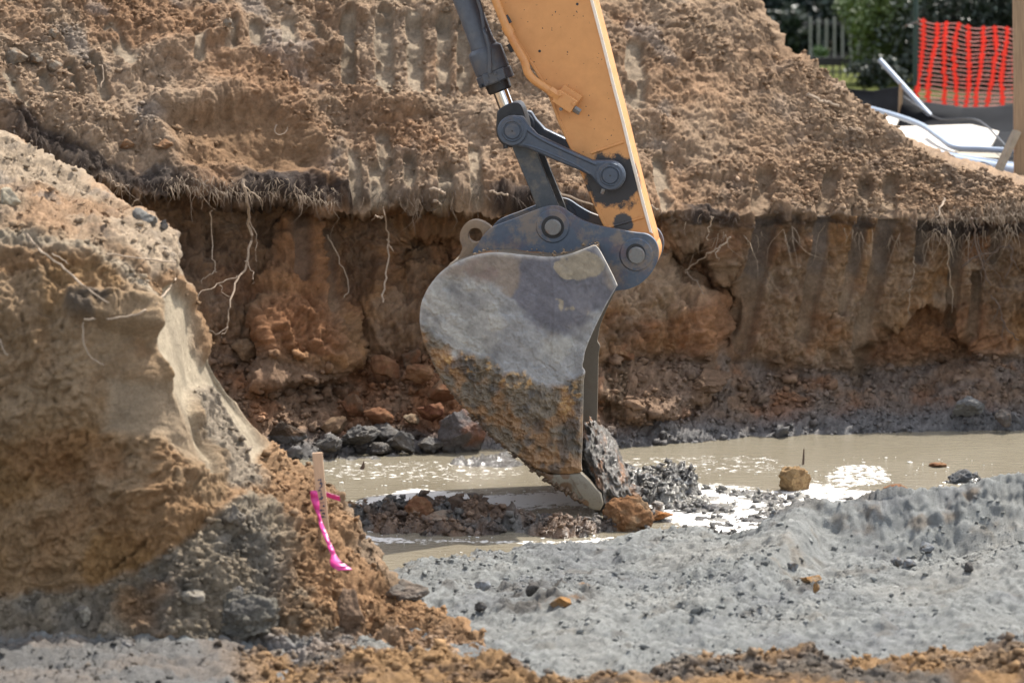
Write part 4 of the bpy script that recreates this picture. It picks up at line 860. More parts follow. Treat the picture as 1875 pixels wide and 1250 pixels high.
# shell: swept skin between the two side plates
shell_px = smoothpts([(1090, 458), (1045, 468), (1005, 474), (955, 470), (905, 466), (864, 473), (815, 495), (790, 520), (775, 547), (770, 572), (771, 600), (783, 640), (809, 690), (846, 738), (889, 785), (926, 817), (958, 842), (990, 868), (1030, 895), (1062, 917)], 5, False)
NW = 60; wv_ = np.linspace(.004, BW, NW); NS = len(shell_px)
Lo = loc(shell_px[:, 0], shell_px[:, 1], 0.0)
tang = np.gradient(Lo[:, [0, 2]], axis=0); nrm = np.stack([-tang[:, 1], tang[:, 0]], -1); nrm /= np.linalg.norm(nrm, axis=1, keepdims=True)
cen = loc(cx0, cy0, 0)[[0, 2]]; sg = np.sign(((Lo[:, [0, 2]] - cen) * nrm).sum(1)); nrm *= sg[:, None]
Go = np.stack([np.repeat(Lo[:, 0][:, None], NW, 1), np.repeat(wv_[None], NS, 0), np.repeat(Lo[:, 2][:, None], NW, 1)], -1)
hn = .010 * fbm(Go, 14, 4, 420) * sm(0, .12, Go[..., 1]) ; Gi = Go.copy()
Go[..., 0] += nrm[:, 0:1] * hn; Go[..., 2] += nrm[:, 1:2] * hn
# inner face with the mud load building up towards the lip
tl_ = np.linspace(0, 1, NS)[:, None]; load = .03 + sm(.55, .95, tl_) * (.06 + .05 * sm(.1, .6, Gi[..., 1])) + sm(.5, 1, tl_) * (.03 * fbm(Gi, 8, 3, 421) + .02 * ridge(Gi, 16, 2, 422))
load = np.maximum(load, .015) * (1 - .75 * sm(.93, 1, tl_)) ; Gi[..., 0] -= nrm[:, 0:1] * load; Gi[..., 2] -= nrm[:, 1:2] * load
bucket_me = None
Gall = np.concatenate([Go, Gi[::-1], Go[:1]], 0)
cgo = np.zeros(Go.shape) + lin(120, 108, 92) * .78; cgo = mix(cgo, lin(150, 108, 70) * .8, sm(0, .3, fbm(Go, 7, 3, 423))); cgi = np.zeros(Gi.shape) + lin(96, 90, 82) * .78; cgi = mix(cgi, lin(140, 104, 72) * .8, sm(.0, .3, fbm(Gi, 6, 3, 424)) * .7)
call = np.concatenate([cgo, cgi[::-1], cgo[:1]], 0); wall_ = np.concatenate([0 * cgo[..., 0] + .3, 0 * cgi[..., 0] + .9, 0 * cgo[:1, :, 0]], 0)
bucket = link('bucket', grid_mesh('bucket', Gall, call, wall_), M_cake, exc)
bucket['label'] = 'curved steel digging bucket caked with grey and ochre clay'
sp_ = link('side_plate', raw_mesh('side_plate', Lf.reshape(-1, 3), F, cf.reshape(-1, 3), wetb), M_cake, bucket)
# back side of near plate and far plate
def simple_side(w0, w1):
    pts = side_px[::2]; L_ = loc(pts[:, 0], pts[:, 1], 0); bm = bmesh.new(); a = [bm.verts.new((p[0], w0, p[2])) for p in L_]; b = [bm.verts.new((p[0], w1, p[2])) for p in L_]
    bm.faces.new(a); bm.faces.new(b[::-1])
    for i in range(len(a)): bm.faces.new((a[i], b[i], b[(i + 1) % len(a)], a[(i + 1) % len(a)]))
    bmesh.ops.recalc_face_normals(bm, faces=bm.faces); me = bpy.data.meshes.new('side_plate'); bm.to_mesh(me); bm.free(); return me
M_inner = stained_mat('mud_filmed_steel', lin(124, 114, 100) * .8, lin(124, 98, 76) * .7, .35, amount=.8, scale=8)
link('side_plate', simple_side(BW - .03, BW + .004), M_inner, bucket, smooth=False)
link('side_liner', simple_side(.022, .034), M_inner, bucket, smooth=False)
# teeth
tooth_px = [(978, 858), (1010, 868), (1063, 866), (1078, 880), (1100, 906), (1104, 925), (1098, 936), (1084, 934), (1055, 916), (1020, 892)]
M_tooth = stained_mat('muddy_worn_steel', lin(136, 128, 112) * .8, lin(92, 76, 58) * .8, .3, metal=.1, amount=1.0, scale=16, patches=[(*loc(1000, 868, 0), .05, tuple(lin(120, 92, 66) * .7)), (*loc(1035, 896, 0), .045, tuple(lin(110, 86, 62) * .7)), (*loc(1068, 922, 0), .035, tuple(lin(120, 92, 66) * .7)), (*loc(1035, 868, 0), .03, tuple(lin(120, 92, 66) * .7))])
for k_, wv in enumerate([-.012, .27, .53, .79, BW - .12]):
    tpx = np.array(tooth_px, float)
    if k_: tpx = tpx[[1, 3, 4, 5, 6, 7, 8, 9]]
    L_ = loc(tpx[:, 0], tpx[:, 1], 0); bm = bmesh.new(); wd = .12
    tapf = 1 - .55 * sm(.0, 1, (L_[:, 0] - L_[:, 0].min()) / np.ptp(L_[:, 0]))
    a = [bm.verts.new((p[0], wv + wd / 2 - wd / 2 * q_, p[2])) for p, q_ in zip(L_, tapf)]; b = [bm.verts.new((p[0], wv + wd / 2 + wd / 2 * q_, p[2])) for p, q_ in zip(L_, tapf)]
    bm.faces.new(a); bm.faces.new(b[::-1])
    for i in range(len(a)): bm.faces.new((a[i], b[i], b[(i + 1) % len(a)], a[(i + 1) % len(a)]))
    bmesh.ops.recalc_face_normals(bm, faces=bm.faces); bmesh.ops.triangulate(bm, faces=[f for f in bm.faces if len(f.verts) > 4]); me = bpy.data.meshes.new('tooth'); bm.to_mesh(me); bm.free()
    o = link('tooth', me, M_tooth, bucket); m_ = o.modifiers.new('bevel', 'BEVEL'); m_.width = .008; m_.segments = 3
# ears that carry the pins
ear_px = smoothpts([(866, 468), (876, 445), (890, 425), (906, 414), (940, 401), (975, 387), (997, 379), (1015, 377), (1030, 381), (1048, 393), (1070, 405), (1098, 414), (1130, 420), (1165, 426), (1185, 429), (1199, 440), (1206, 458), (1203, 480), (1190, 503), (1170, 521), (1148, 530), (1128, 533), (1105, 545), (1060, 548), (980, 540), (900, 520)], 4)
for wv in (.30, .78):
    e_ = plate_o('ear', ear_px, wv, .045, M_ear, bucket, .004, ref=.30)
    disc_o('pin_boss', 1012, 414, 31, wv - .008, wv + .01, M_ear, e_, .006, ref=.3); disc_o('pin_boss', 1165, 466, 31, wv - .010, wv + .01, M_ear, e_, .008, ref=.3)
    if wv < .5:
        disc_o('pin_hole', 1012, 416, 21, wv - .0095, wv - .002, M_dark, e_, .001); disc_o('pin_hole', 1164, 464, 18, wv - .0115, wv - .002, M_dark, e_, .001)
        disc_o('pin', 1012, 417, 15, wv - .045, wv + .02, M_bolt, e_, .006); disc_o('pin', 1165, 468, 15.5, wv - .035, wv + .02, M_bolt, e_, .006)
# lifting eye
M_dirt = stained_mat('dirt_covered_steel', lin(150, 128, 104) * .78, lin(124, 112, 104) * .7, .8, amount=.6, scale=14)
ro_ = smoothpts([(838, 482), (846, 455), (842, 440), (843, 425), (852, 410), (868, 403), (885, 407), (899, 418), (890, 428), (874, 452), (868, 478)], 5)
bm = bmesh.new(); hc = (870, 431); nn = len(ro_); hole = []
for (x, y) in ro_:
    a = math.atan2(y - hc[1], x - hc[0]); r2 = 13.5; hole.append((hc[0] + r2 * math.cos(a) * 1.0, hc[1] + r2 * math.sin(a)))
def ringv(pts, w, rw): return [bm.verts.new((*[(q[0]) for q in [loc(x, y, rw)]], w, loc(x, y, rw)[2])) for x, y in pts]
A1, A2 = ringv(ro_, .36, .36), ringv(hole, .36, .36); B1, B2 = ringv(ro_, .44, .36), ringv(hole, .44, .36)
for i in range(nn):
    j = (i + 1) % nn
    bm.faces.new((A1[i], A1[j], A2[j], A2[i])); bm.faces.new((B1[j], B1[i], B2[i], B2[j])); bm.faces.new((A1[j], A1[i], B1[i], B1[j])); bm.faces.new((A2[i], A2[j], B2[j], B2[i]))
bmesh.ops.recalc_face_normals(bm, faces=bm.faces); me = bpy.data.meshes.new('lifting_eye'); bm.to_mesh(me); bm.free()
o = link('lifting_eye', me, M_dirt, bucket); m_ = o.modifiers.new('bevel', 'BEVEL'); m_.width = .006; m_.segments = 2; m_.limit_method = 'ANGLE'
# dirt ridge lying along the top of the bucket and clots on the edges
def clots(name, pos, smin, smax, c_, parent, mat=M_cake, seed=1, flat=.8, wet=.1):
    r = np.random.default_rng(seed); pos = np.array(pos); n_ = len(pos); v0, f0 = ICO0; sz = smin + (smax - smin) * r.random(n_) ** 2
    V = v0[None] * (1 + .6 * (r.random((n_, len(v0), 1)) - .5)) * sz[:, None, None] * (.7 + .6 * r.random((n_, 1, 3))); V[..., 2] *= flat; V = V + pos[:, None]
    Fq = (f0[None] + (np.arange(n_) * len(v0))[:, None, None]).reshape(-1, 3); cc = np.repeat((np.asarray(c_)[None] * (.75 + .5 * r.random((n_, 1))))[:, None], len(v0), 1)
    o = link(name, raw_mesh(name, V.reshape(-1, 3), Fq, cc, np.zeros(n_ * len(v0)) + wet), mat, parent, smooth=False); o['kind'] = 'stuff'; return o
tp_ = []
for (x, y) in zip(np.interp(rng.random(50) * 7, range(8), [866, 890, 930, 970, 1010, 1050, 1085, 1095]), range(50)):
    yy = np.interp(x, [862, 905, 955, 1008, 1045, 1084, 1095], [470, 463, 467, 471, 465, 452, 454]); q = loc(x, yy, 0); tp_.append((q[0], rng.random() * .3, q[2] + .004))
clots('dirt_crust', tp_, .003, .014, lin(158, 134, 106) * .8, bucket, seed=31)
lp = []
for _ in range(500):
    u = rng.random(); k2 = int(NS * (.62 + .38 * u)) - 1; q = Lo[k2]; lp.append((q[0] + rng.normal(0, .008), -.004 + rng.random() ** 3 * .5, q[2] + rng.normal(0, .008)))
clots('mud_crust', lp, .005, .024, lin(112, 92, 72) * .8, bucket, seed=32, wet=.5)
v_, f_ = ico(5); v_ = v_.copy(); of_ = fbm(v_, 2.2, 4, 431); h_ = .35 * ridge(v_ * (1, 1, 1.6), 2.6, 4, 432) + .25 * of_ + .12 * billow(v_, 9, 3, 433)
v_ = v_ * (1 + .75 * h_)[:, None]; c1_, c2_ = loc(1070, 800, .3), loc(1132, 948, .3); dv_ = c2_ - c1_; ln_ = np.linalg.norm(dv_); dv_ /= ln_; sd_ = np.cross(dv_, (0, 1, 0))
V_ = (c1_ + c2_) / 2 + v_[:, 2:3] * dv_ * ln_ * .52 + v_[:, 0:1] * sd_ * .10 + v_[:, 1:2] * np.array([0, 1, 0]) * .34 + np.array([.0, .20, 0])
cc_ = mix(np.zeros(v_.shape) + lin(120, 114, 106) * .8, lin(168, 118, 78) * .8, sm(.05, .35, fbm(v_, 3, 4, 434)) * .7) * (1 + .3 * fbm(v_, 8, 3, 435))[:, None]
o_ = link('mud_load', raw_mesh('mud_load', V_, f_, cc_, np.full(len(v_), .95)), M_mud, bucket); o_['label'] = 'wet grey mud sliding out over the bucket lip'

# ================================================================== LOOSE CLODS AND BOULDERS, EACH ITS OWN THING
def boulder(name, label, cat, p, sx, sy, sz, c1, c2=None, wetv=0.0, seed=1, group=None, cuts=9, rough_=.2, mat=None, rz=0.0, wetline=None, det=4):
    v, f = ico(det); r = np.random.default_rng(seed)
    for _ in range(cuts):
        d = r.normal(0, 1, 3); d /= np.linalg.norm(d); lim = .45 + .3 * r.random(); q = v @ d; v = v - np.maximum(0, q - lim)[:, None] * d
    off = r.random(3) * 50
    h = rough_ * (fbm(v + off, 1.5, 3, seed) * 1.1 + .7 * ridge(v + off, 2.4, 4, seed + 1) + .8 * (billow(v + off, 3.5, 5, seed + 2, .68) - .4)) * 1.3
    v = v * (1 + h)[:, None]
    cc = mix(np.zeros(v.shape) + c1, c2 if c2 is not None else c1, sm(-.15, .35, fbm(v + off, 1.6, 4, seed + 3))) * (1 + .3 * fbm(v + off, 5, 5, seed + 5, .7))[:, None]
    ww = np.full(len(v), wetv)
    if wetline is not None:
        m_ = sm(wetline + .12, wetline - .12, v[:, 2] + .1 * fbm(v + off, 4, 2, 3)); cc = mix(cc, WETG, m_ * .85); ww = np.maximum(ww, m_ * .9)
    me = raw_mesh(name, v * (sx, sy, sz), f, cc, ww); o = link(name, me, mat or M_soil); o.location = tuple(p); o.rotation_euler = (0, 0, rz)
    return tag(o, label, cat, group)
def bl_(px, py, w_px, h_px, surf, label, c1, c2=None, fwd=.0, dscale=.8, **k):
    p = surf(px, py + h_px * .3, fwd); s = (p.y * math.cos(PT) + .5) / FPX; sx, sz = w_px / 2 * s, h_px / 2 * s; k.setdefault('det', 4 if w_px > 55 else 3)
    p = Vector(at(px, py, p.y)); return boulder(k.pop('name', 'clod'), label, k.pop('cat', 'clod'), p, sx, sx * dscale, sz * 1.05, c1, c2, **k)
R1, R2 = lin(136, 96, 70) * A_, lin(150, 114, 84) * A_
B1_, B2_ = lin(124, 100, 80) * A_, lin(150, 124, 98) * A_
G1, G2 = lin(108, 104, 100) * A_, lin(130, 122, 112) * A_
G_ = 'clods fallen at the foot of the bank'
bl_(858, 788, 100, 92, surfW, 'biggest dark wet boulder at the waterline beside the bucket back', lin(104, 98, 96) * A_, lin(130, 92, 72) * A_, cat='boulder', name='boulder', wetv=.35, seed=2, cuts=9, fwd=.1, wetline=-.55)
bl_(708, 672, 50, 52, surfW, 'bright orange block, highest of the fallen clods left of the bucket', R1, R2, seed=3, group=G_, fwd=.08)
bl_(748, 655, 44, 36, surfW, 'dull brown clod right behind the bright orange block', B1_, R1, seed=4, group=G_, fwd=.02)
bl_(770, 690, 60, 40, surfW, 'broad orange clod below and right of the bright orange block', R2, R1, seed=5, group=G_, fwd=.06, cuts=8)
bl_(812, 712, 52, 44, surfW, 'orange-brown clod touching the back curve of the bucket', R1, B2_, seed=6, group=G_, fwd=.08)
bl_(644, 748, 40, 44, surfW, 'rusty clod on the toe slope above the grey wet blocks', R1, B1_, seed=7, group=G_, fwd=.08)
bl_(692, 765, 52, 34, surfW, 'flat rust coloured clod resting on the grey blocks', R1, R2, seed=8, group=G_, fwd=.08)
bl_(752, 768, 30, 22, surfW, 'small pale clod beside the flat rust coloured clod', B2_, lin(170, 150, 124) * A_, seed=9, group=G_, fwd=.08)
bl_(790, 756, 50, 34, surfW, 'dark red clod just above the biggest wet boulder', lin(118, 78, 60) * A_, R1, seed=10, group=G_, fwd=.1)
bl_(612, 775, 50, 34, surfW, 'tan clod left of the rusty clod on the toe slope', B2_, B1_, seed=11, group=G_, fwd=.06)
bl_(450, 640, 52, 36, surfW, 'tan split clod below the long pale root', B2_, B1_, seed=12, group=G_, fwd=.06)
bl_(525, 790, 60, 44, surfW, 'dark brown clod at the water edge left of the stake', lin(92, 80, 70) * A_, B1_, seed=13, group=G_, fwd=.06, wetline=-.3)
for (x, y, w_, h_, s_2, lb) in [(655, 800, 66, 40, 21, 'wide slate grey wet block, leftmost of the row at the waterline'), (705, 792, 50, 30, 22, 'low slate grey wet block behind the row at the waterline'), (740, 812, 50, 40, 23, 'upright slate grey wet block in the middle of the waterline row'), (788, 812, 46, 34, 24, 'slate grey wet block touching the biggest boulder'), (700, 822, 40, 22, 25, 'small slate grey wet block with its foot in the water'), (610, 812, 46, 30, 26, 'rough slate grey wet block above the wooden stake')]:
    bl_(x, y, w_, h_, surfW, lb, G1 * .72, G2 * .72, cat='mud block', name='mud_block', wetv=.55, seed=s_2, cuts=9, fwd=.06, rough_=.3, group='wet blocks along the far waterline')
bl_(1774, 742, 62, 38, surfW, 'pale grey rock on the dark toe slope at the far right', lin(140, 138, 134) * A_, lin(120, 118, 116) * A_, cat='rock', name='rock', seed=31, cuts=9, fwd=.1)
bl_(1840, 765, 34, 34, surfW, 'knobbly grey-brown lump with a stub near the right edge of the water', lin(112, 102, 94) * A_, G1, cat='clod', seed=32, fwd=.1)
bl_(1300, 700, 90, 40, surfW, 'soft brown hump of crumbled earth at the bank foot right of the bucket', lin(128, 104, 84) * A_, B1_, seed=33, fwd=-.02, cat='clod')
bl_(1140, 640, 60, 50, surfW, 'tan block still stuck to the wall right of the bucket mouth', lin(160, 126, 94) * A_, R1, seed=34, fwd=-.03)
def onflat(px, row, z_=0.0):
    tn = float(tanrow(row)); Y = (CAMZ - z_) / tn; return at(px, row, Y)
def bf(px, row_base, w_px, h_px, label, c1, c2, z_=.0, dscale=.8, **k):
    q = onflat(px, row_base, z_); s = (q[1] * math.cos(PT) + .5) / FPX; sx, sz = w_px / 2 * s, h_px / 2 * s; k.setdefault('det', 4 if w_px > 55 else 3)
    return boulder(k.pop('name', 'clod'), label, k.pop('cat', 'clod'), (q[0], q[1] + .0, z_ + sz * .75), sx, sx * dscale, sz * 1.1, c1, c2, **k)
bf(1453, 896, 62, 44, 'round tan clod standing alone in the white froth', lin(176, 146, 106) * A_, lin(140, 112, 80) * A_, seed=41, cuts=5, wetline=-.75, rough_=.2)
bf(1148, 968, 84, 62, 'orange-brown lump pushed up against the tip of the bucket tooth', lin(140, 102, 70) * A_, lin(164, 136, 106) * A_, seed=42, cuts=6, rough_=.2, dscale=.7)
bf(762, 958, 56, 48, 'rusty clod standing up at the left end of the mud bar', R1, R2, seed=43, cuts=7, rough_=.2)
bf(800, 962, 70, 34, 'smooth pale smeared clod in front of the rusty one on the mud bar', lin(150, 126, 104) * A_, lin(160, 146, 128) * A_, seed=44, cuts=8, wetv=.5)
bf(872, 950, 40, 36, 'dark brown clod at the right end of the hump on the mud bar', lin(96, 78, 64) * A_, B1_, seed=45, wetv=.5, rough_=.22)
bf(835, 948, 36, 40, 'grey-brown pointed clod in the middle of the mud bar', lin(106, 88, 74) * A_, B1_, seed=46, wetv=.4, rough_=.22)
bf(648, 958, 52, 46, 'knobbly rusty lump just right of the pink ribbon', lin(140, 96, 66) * A_, B2_, seed=47, rough_=.28)
bf(1010, 966, 60, 30, 'black glistening mud lump just left of the tooth tip', lin(70, 62, 58) * A_, lin(120, 84, 60) * A_, seed=48, wetv=.95, rough_=.28, mat=M_mud)
bf(1192, 905, 44, 40, 'grey wet lump with a brown top right of the bucket lip', lin(96, 94, 92) * A_, lin(128, 104, 84) * A_, seed=49, wetv=.9, rough_=.28, mat=M_mud)
bf(1245, 905, 54, 30, 'low knobbly grey wet lump between the bucket and the lone clod', lin(92, 94, 96) * A_, G1, seed=50, wetv=.9, rough_=.3, mat=M_mud)
bf(1150, 885, 50, 32, 'grey wet lump directly beside the bucket lip', lin(84, 84, 84) * A_, lin(140, 104, 76) * A_, seed=51, wetv=.9, rough_=.26, mat=M_mud)
bf(1158, 918, 50, 38, 'dark wet mud mass just off the bucket lip', lin(92, 84, 76) * A_, lin(150, 110, 76) * A_, z_=.0, seed=52, wetv=.9, rough_=.26, mat=M_mud)
bf(1760, 880, 40, 22, 'dark grey knobbly lump on the rim of the sand at right', lin(84, 86, 88) * A_, G1, z_=.35, seed=53, wetv=.4, rough_=.28)
bf(1640, 898, 40, 14, 'flat orange clod in the froth behind the sand crest', R1, R2, z_=.0, seed=54, rough_=.2)
bf(1205, 950, 60, 18, 'low orange clod right of the tooth lump', lin(170, 116, 70) * A_, R2, z_=.01, seed=55, rough_=.22)
bf(1715, 853, 34, 8, 'thin orange clod just breaking the water surface far right', R1, R2, z_=.0, seed=56)
def bs(px, py, w_px, h_px, surf, label, c1, c2, **k): return bl_(px, py, w_px, h_px, surf, label, c1, c2, fwd=.0, **k)
bs(745, 1080, 66, 34, surfL, 'flat grey-brown stone where the near bank meets the sand', lin(140, 126, 112) * A_, G2, cat='stone', name='stone', seed=61, cuts=8)
bs(352, 1092, 44, 34, surfL, 'round pale stone in the grey rubble of the near bank', lin(168, 158, 142) * A_, G2, cat='stone', name='stone', seed=62)
bs(155, 1123, 36, 26, surfL, 'small pale oval stone low on the near bank', lin(176, 168, 152) * A_, G2, cat='stone', name='stone', seed=63)
bs(428, 945, 56, 44, surfL, 'rounded grey clod at the top of the near rubble', lin(136, 126, 112) * A_, G2, seed=64, rough_=.2)
bs(430, 1100, 60, 46, surfL, 'dark grey clod in the middle of the near rubble', lin(118, 112, 102) * A_, G1, seed=65, rough_=.2)
bl_(470, 1150, 130, 84, surfL, 'large slate grey clump at the right end of the near rubble', lin(130, 124, 112) * A_, lin(112, 108, 102) * A_, seed=66, rough_=.34, fwd=-.14, det=5)
bs(640, 1120, 64, 74, surfL, 'grey-brown clod under the end of the pink ribbon', lin(136, 112, 92) * A_, B1_, seed=67, rough_=.22)
bs(16, 362, 44, 30, surfL, 'whitish lump on the top of the near bank by the left edge', lin(196, 184, 160) * A_, CREAM, seed=68, rough_=.2)
bs(262, 398, 50, 34, surfL, 'pair of pale lumps on the shoulder of the near bank', lin(150, 146, 138) * A_, G2, seed=69, rough_=.24)
bs(300, 412, 20, 18, surfL, 'small dark stone on the shoulder of the near bank', G1, G2, cat='stone', name='stone', seed=70)
for (x, y, w_, h_, s_3, lb) in [(26, 100, 44, 34, 81, 'grey lump on the heap near the left edge, above the tooth marks'), (68, 110, 26, 20, 82, 'small grey lump right of the big one at the left of the heap'), (98, 118, 34, 22, 83, 'dusty lump third in the row at the left of the heap'), (414, 42, 18, 20, 84, 'little pale pebble near the top of the heap'), (96, 62, 20, 18, 85, 'round brown lump near the top left of the heap'), (232, 265, 28, 18, 86, 'orange clod on the lip of the heap at left'), (300, 265, 36, 20, 87, 'brown block bedded in the lip under the smooth hollow')]:
    bs(x, y, w_, h_, surfW, lb, lin(150, 138, 122) * A_ if s_3 < 86 else R2, B2_, seed=s_3, cat='clod', det=3)
# grey stones on the sand
for (x, y, w_, lb) in [(1216, 0, 0, '')][:0]: pass
for (x, y, w_, h_, s_4, lb) in [(1698, 1002, 26, 20, 91, 'round grey stone at the foot of the steep sand face'), (1642, 1030, 22, 18, 92, 'grey stone in the middle of the sand bowl'), (1668, 1030, 26, 16, 93, 'flat grey stone touching the one in the bowl middle'), (1774, 1040, 22, 18, 94, 'dark stone on the right side of the sand bowl'), (1450, 1036, 18, 20, 95, 'upright grey stone left of the bowl'), (1495, 1075, 14, 20, 96, 'pointed grey stone beside the ochre patch'), (1482, 1060, 40, 16, 97, 'ochre clod half buried in the grey sand'), (880, 1112, 22, 18, 98, 'dark clod on the sand behind the dark patch'), (975, 1075, 34, 30, 99, 'tall dark clod in the dark patch on the sand'), (1030, 1100, 50, 22, 100, 'ochre clod in the dark patch on the sand'), (880, 1072, 30, 24, 101, 'grey lump left of the dark patch on the sand')]:
    oc = 'ochre' in lb; dk = 'dark' in lb.split(' ')[:2]
    bs(x, y, w_, h_, surfS, lb, (lin(168, 126, 80) if oc else lin(96, 92, 88) if dk else lin(150, 152, 154)) * A_, (lin(140, 120, 96) if oc else G1 if dk else G2), cat='clod' if 'clod' in lb or 'lump' in lb else 'stone', name='clod' if 'clod' in lb or 'lump' in lb else 'stone', seed=s_4, det=3)

# ================================================================== ROOTS
def root_pts(pts, surf, fwd, jit=.012, k=5, seed=0):
    r = np.random.default_rng(seed); q = smoothpts(pts, k, False); out = []
    Ys = [surf(x, y).y for x, y in q]; Ys = np.convolve(np.r_[[Ys[0]] * 3, Ys, [Ys[-1]] * 3], np.ones(7) / 7, 'valid'); Ym = np.minimum(Ys, np.array([surf(x, y).y for x, y in q]))
    for (x, y), Y in zip(q, Ym): out.append(np.array(at(x, y, Y - fwd)) + r.normal(0, jit, 3) * (1, .5, 1))
    return np.array(out)
def root(label, pts, surf, r0, r1, branches=(), fwd=.04, seed=0, mat=None, jit=.006, group=None):
    P_ = root_pts(pts, surf, fwd, jit, 5, seed); o = tube_o('root', P_, np.linspace(r0, r1, len(P_)), mat or M_root, None, 6)
    tag(o, label, 'root', group)
    for i, b in enumerate(branches): tube_o('rootlet', root_pts(b, surf, fwd, jit, 5, seed + i + 50), np.linspace(r1 * 1.2, r1 * .45, (len(b) - 1) * 5 + 1), mat or M_root, o, 5)
    return o
root('longest pale branching root hanging in the dark recess left of the wedge', [(445, 330), (455, 380), (458, 430), (450, 490), (435, 510), (420, 560), (415, 600), (405, 615)], surfW, .011, .004,
     [[(435, 505), (400, 520), (365, 540), (360, 560)], [(455, 400), (470, 440), (468, 480)], [(418, 600), (395, 610), (375, 600)], [(450, 480), (465, 500), (462, 520)], [(400, 520), (408, 535), (420, 545)], [(447, 345), (475, 360), (480, 385)]], fwd=.35, seed=1)
root('thin straight root hanging left of the long branching root', [(388, 385), (388, 430), (392, 480), (396, 500)], surfW, .005, .003, [[(395, 495), (375, 510), (368, 520)]], fwd=.3, seed=2)
root('short root hanging at the left end of the recess', [(378, 330), (372, 350), (370, 385)], surfW, .005, .002, fwd=.25, seed=3)
root('pair of twisted roots under the left part of the topsoil', [(200, 320), (215, 342), (238, 335)], surfW, .006, .003, [[(215, 340), (230, 352), (240, 365)]], fwd=.1, seed=4)
root('straw coloured twig sticking up behind the near bank shoulder', [(238, 380), (262, 352)], surfW, .005, .002, fwd=.3, seed=5)
root('vertical root left of the bucket back with rootlets', [(700, 375), (710, 430), (712, 470), (705, 510), (700, 555)], surfW, .005, .007, [[(700, 400), (690, 395), (680, 405)], [(708, 440), (720, 460)]], fwd=.22, seed=6)
root('forked root running down beside the wedge', [(600, 430), (620, 470), (640, 520), (632, 545)], surfW, .005, .003, fwd=.2, seed=7)
root('pale broken root stub poking out near the middle of the lip', [(790, 345), (805, 350), (815, 356)], surfW, .013, .010, fwd=.09, seed=8)
root('second pale root stub poking out below the lip, nearer the bucket', [(795, 365), (808, 378)], surfW, .012, .008, fwd=.09, seed=9)
root('pale root stub just left of the cylinder link', [(898, 350), (912, 352), (930, 358)], surfW, .010, .007, fwd=.08, seed=10)
root('pale straight root reaching behind the arm below the guide link', [(1015, 352), (1045, 360), (1085, 374)], surfW, .010, .006, fwd=.08, seed=11)
root('pale root stub right of the arm at the lip', [(1182, 372), (1192, 378), (1204, 382)], surfW, .011, .006, fwd=.09, seed=12)
root('bent pale root crossing the wall right of the bucket ears', [(1335, 435), (1315, 455), (1300, 462), (1275, 480), (1255, 494)], surfW, .007, .005, [[(1318, 452), (1310, 465), (1315, 475)], [(1255, 497), (1275, 515), (1290, 540)]], fwd=.06, seed=13)
root('short upright root left of the bent pale one', [(1306, 396), (1300, 415), (1295, 438)], surfW, .007, .004, fwd=.08, seed=14)
root('thin hanging root between two dark streaks on the right wall', [(1675, 470), (1672, 500), (1665, 540), (1663, 575)], surfW, .005, .003, [[(1668, 530), (1655, 535)]], fwd=.05, seed=15)
root('long thin root hanging in front of the right wall', [(1740, 425), (1737, 470), (1742, 530), (1743, 575)], surfW, .006, .003, [[(1738, 440), (1745, 480)]], fwd=.06, seed=16)
root('large brown root arching out at the right edge', [(1760, 490), (1790, 470), (1830, 455), (1850, 450), (1852, 480), (1840, 510)], surfW, .008, .005, [[(1830, 455), (1800, 480), (1795, 520)], [(1790, 440), (1800, 480), (1805, 530)], [(1850, 470), (1870, 500)]], fwd=.06, seed=17, mat=M_rootd)
root('thick brown root dropping from the topsoil at the right edge', [(1780, 400), (1785, 440), (1800, 490), (1812, 520)], surfW, .009, .004, [[(1785, 440), (1770, 470)], [(1800, 480), (1825, 500), (1840, 540)]], fwd=.08, seed=18, mat=M_rootd)
root('dark twisted root low on the right wall', [(1815, 540), (1830, 565), (1838, 590), (1865, 625)], surfW, .006, .004, [[(1830, 565), (1815, 590)], [(1838, 590), (1836, 620)]], fwd=.06, seed=19, mat=M_rootd)
root('stiff stick standing out of the lip at the right', [(1730, 365), (1722, 380), (1714, 398)], surfW, .009, .005, fwd=.06, seed=20)
root('curly white root ring lying in the hollow of the heap', [(506, 228), (503, 240), (510, 247), (522, 243), (527, 232)], surfW, .005, .003, fwd=.015, seed=21, jit=.001)
root('light dry stick lying high on the right slope of the heap', [(1480, 172), (1500, 185), (1515, 188), (1535, 196)], surfW, .016, .014, fwd=.02, seed=22, jit=.003)
root('curved dry stick set in the heap above the left tooth marks', [(182, 112), (190, 140), (186, 160)], surfW, .006, .004, fwd=.03, seed=23)
root('long grey root slanting down the face of the near bank', [(48, 428), (70, 455), (110, 485), (150, 520), (200, 555)], surfL, .007, .004, [[(95, 465), (115, 475), (125, 483)]], fwd=.05, seed=24, jit=.002)
root('thin grey root lying level near the top of the near bank', [(195, 465), (250, 472), (322, 480)], surfL, .005, .004, fwd=.03, seed=25, jit=.002)
root('curved pale root looping over the corner of the near bank', [(155, 585), (200, 583), (250, 575), (280, 560), (305, 535), (322, 510)], surfL, .006, .004, fwd=.05, seed=26, jit=.002)
root('short root dangling under the ledge of the near bank', [(152, 590), (155, 630), (168, 655), (190, 668)], surfL, .005, .003, fwd=.04, seed=27, jit=.002)
root('short root at the left edge of the near bank face', [(0, 620), (6, 640), (14, 650)], surfL, .005, .004, fwd=.03, seed=28, jit=.002)
q = onflat(1470, 850, 0); tw = tube_o('twig', [q + np.array([0, 0, -.05]), q + np.array([.004, 0, .04]), q + np.array([.006, 0, .10])], [.008, .007, .004], M_rootd, None, 6); tag(tw, 'short dark twig standing upright in the open water', 'twig')
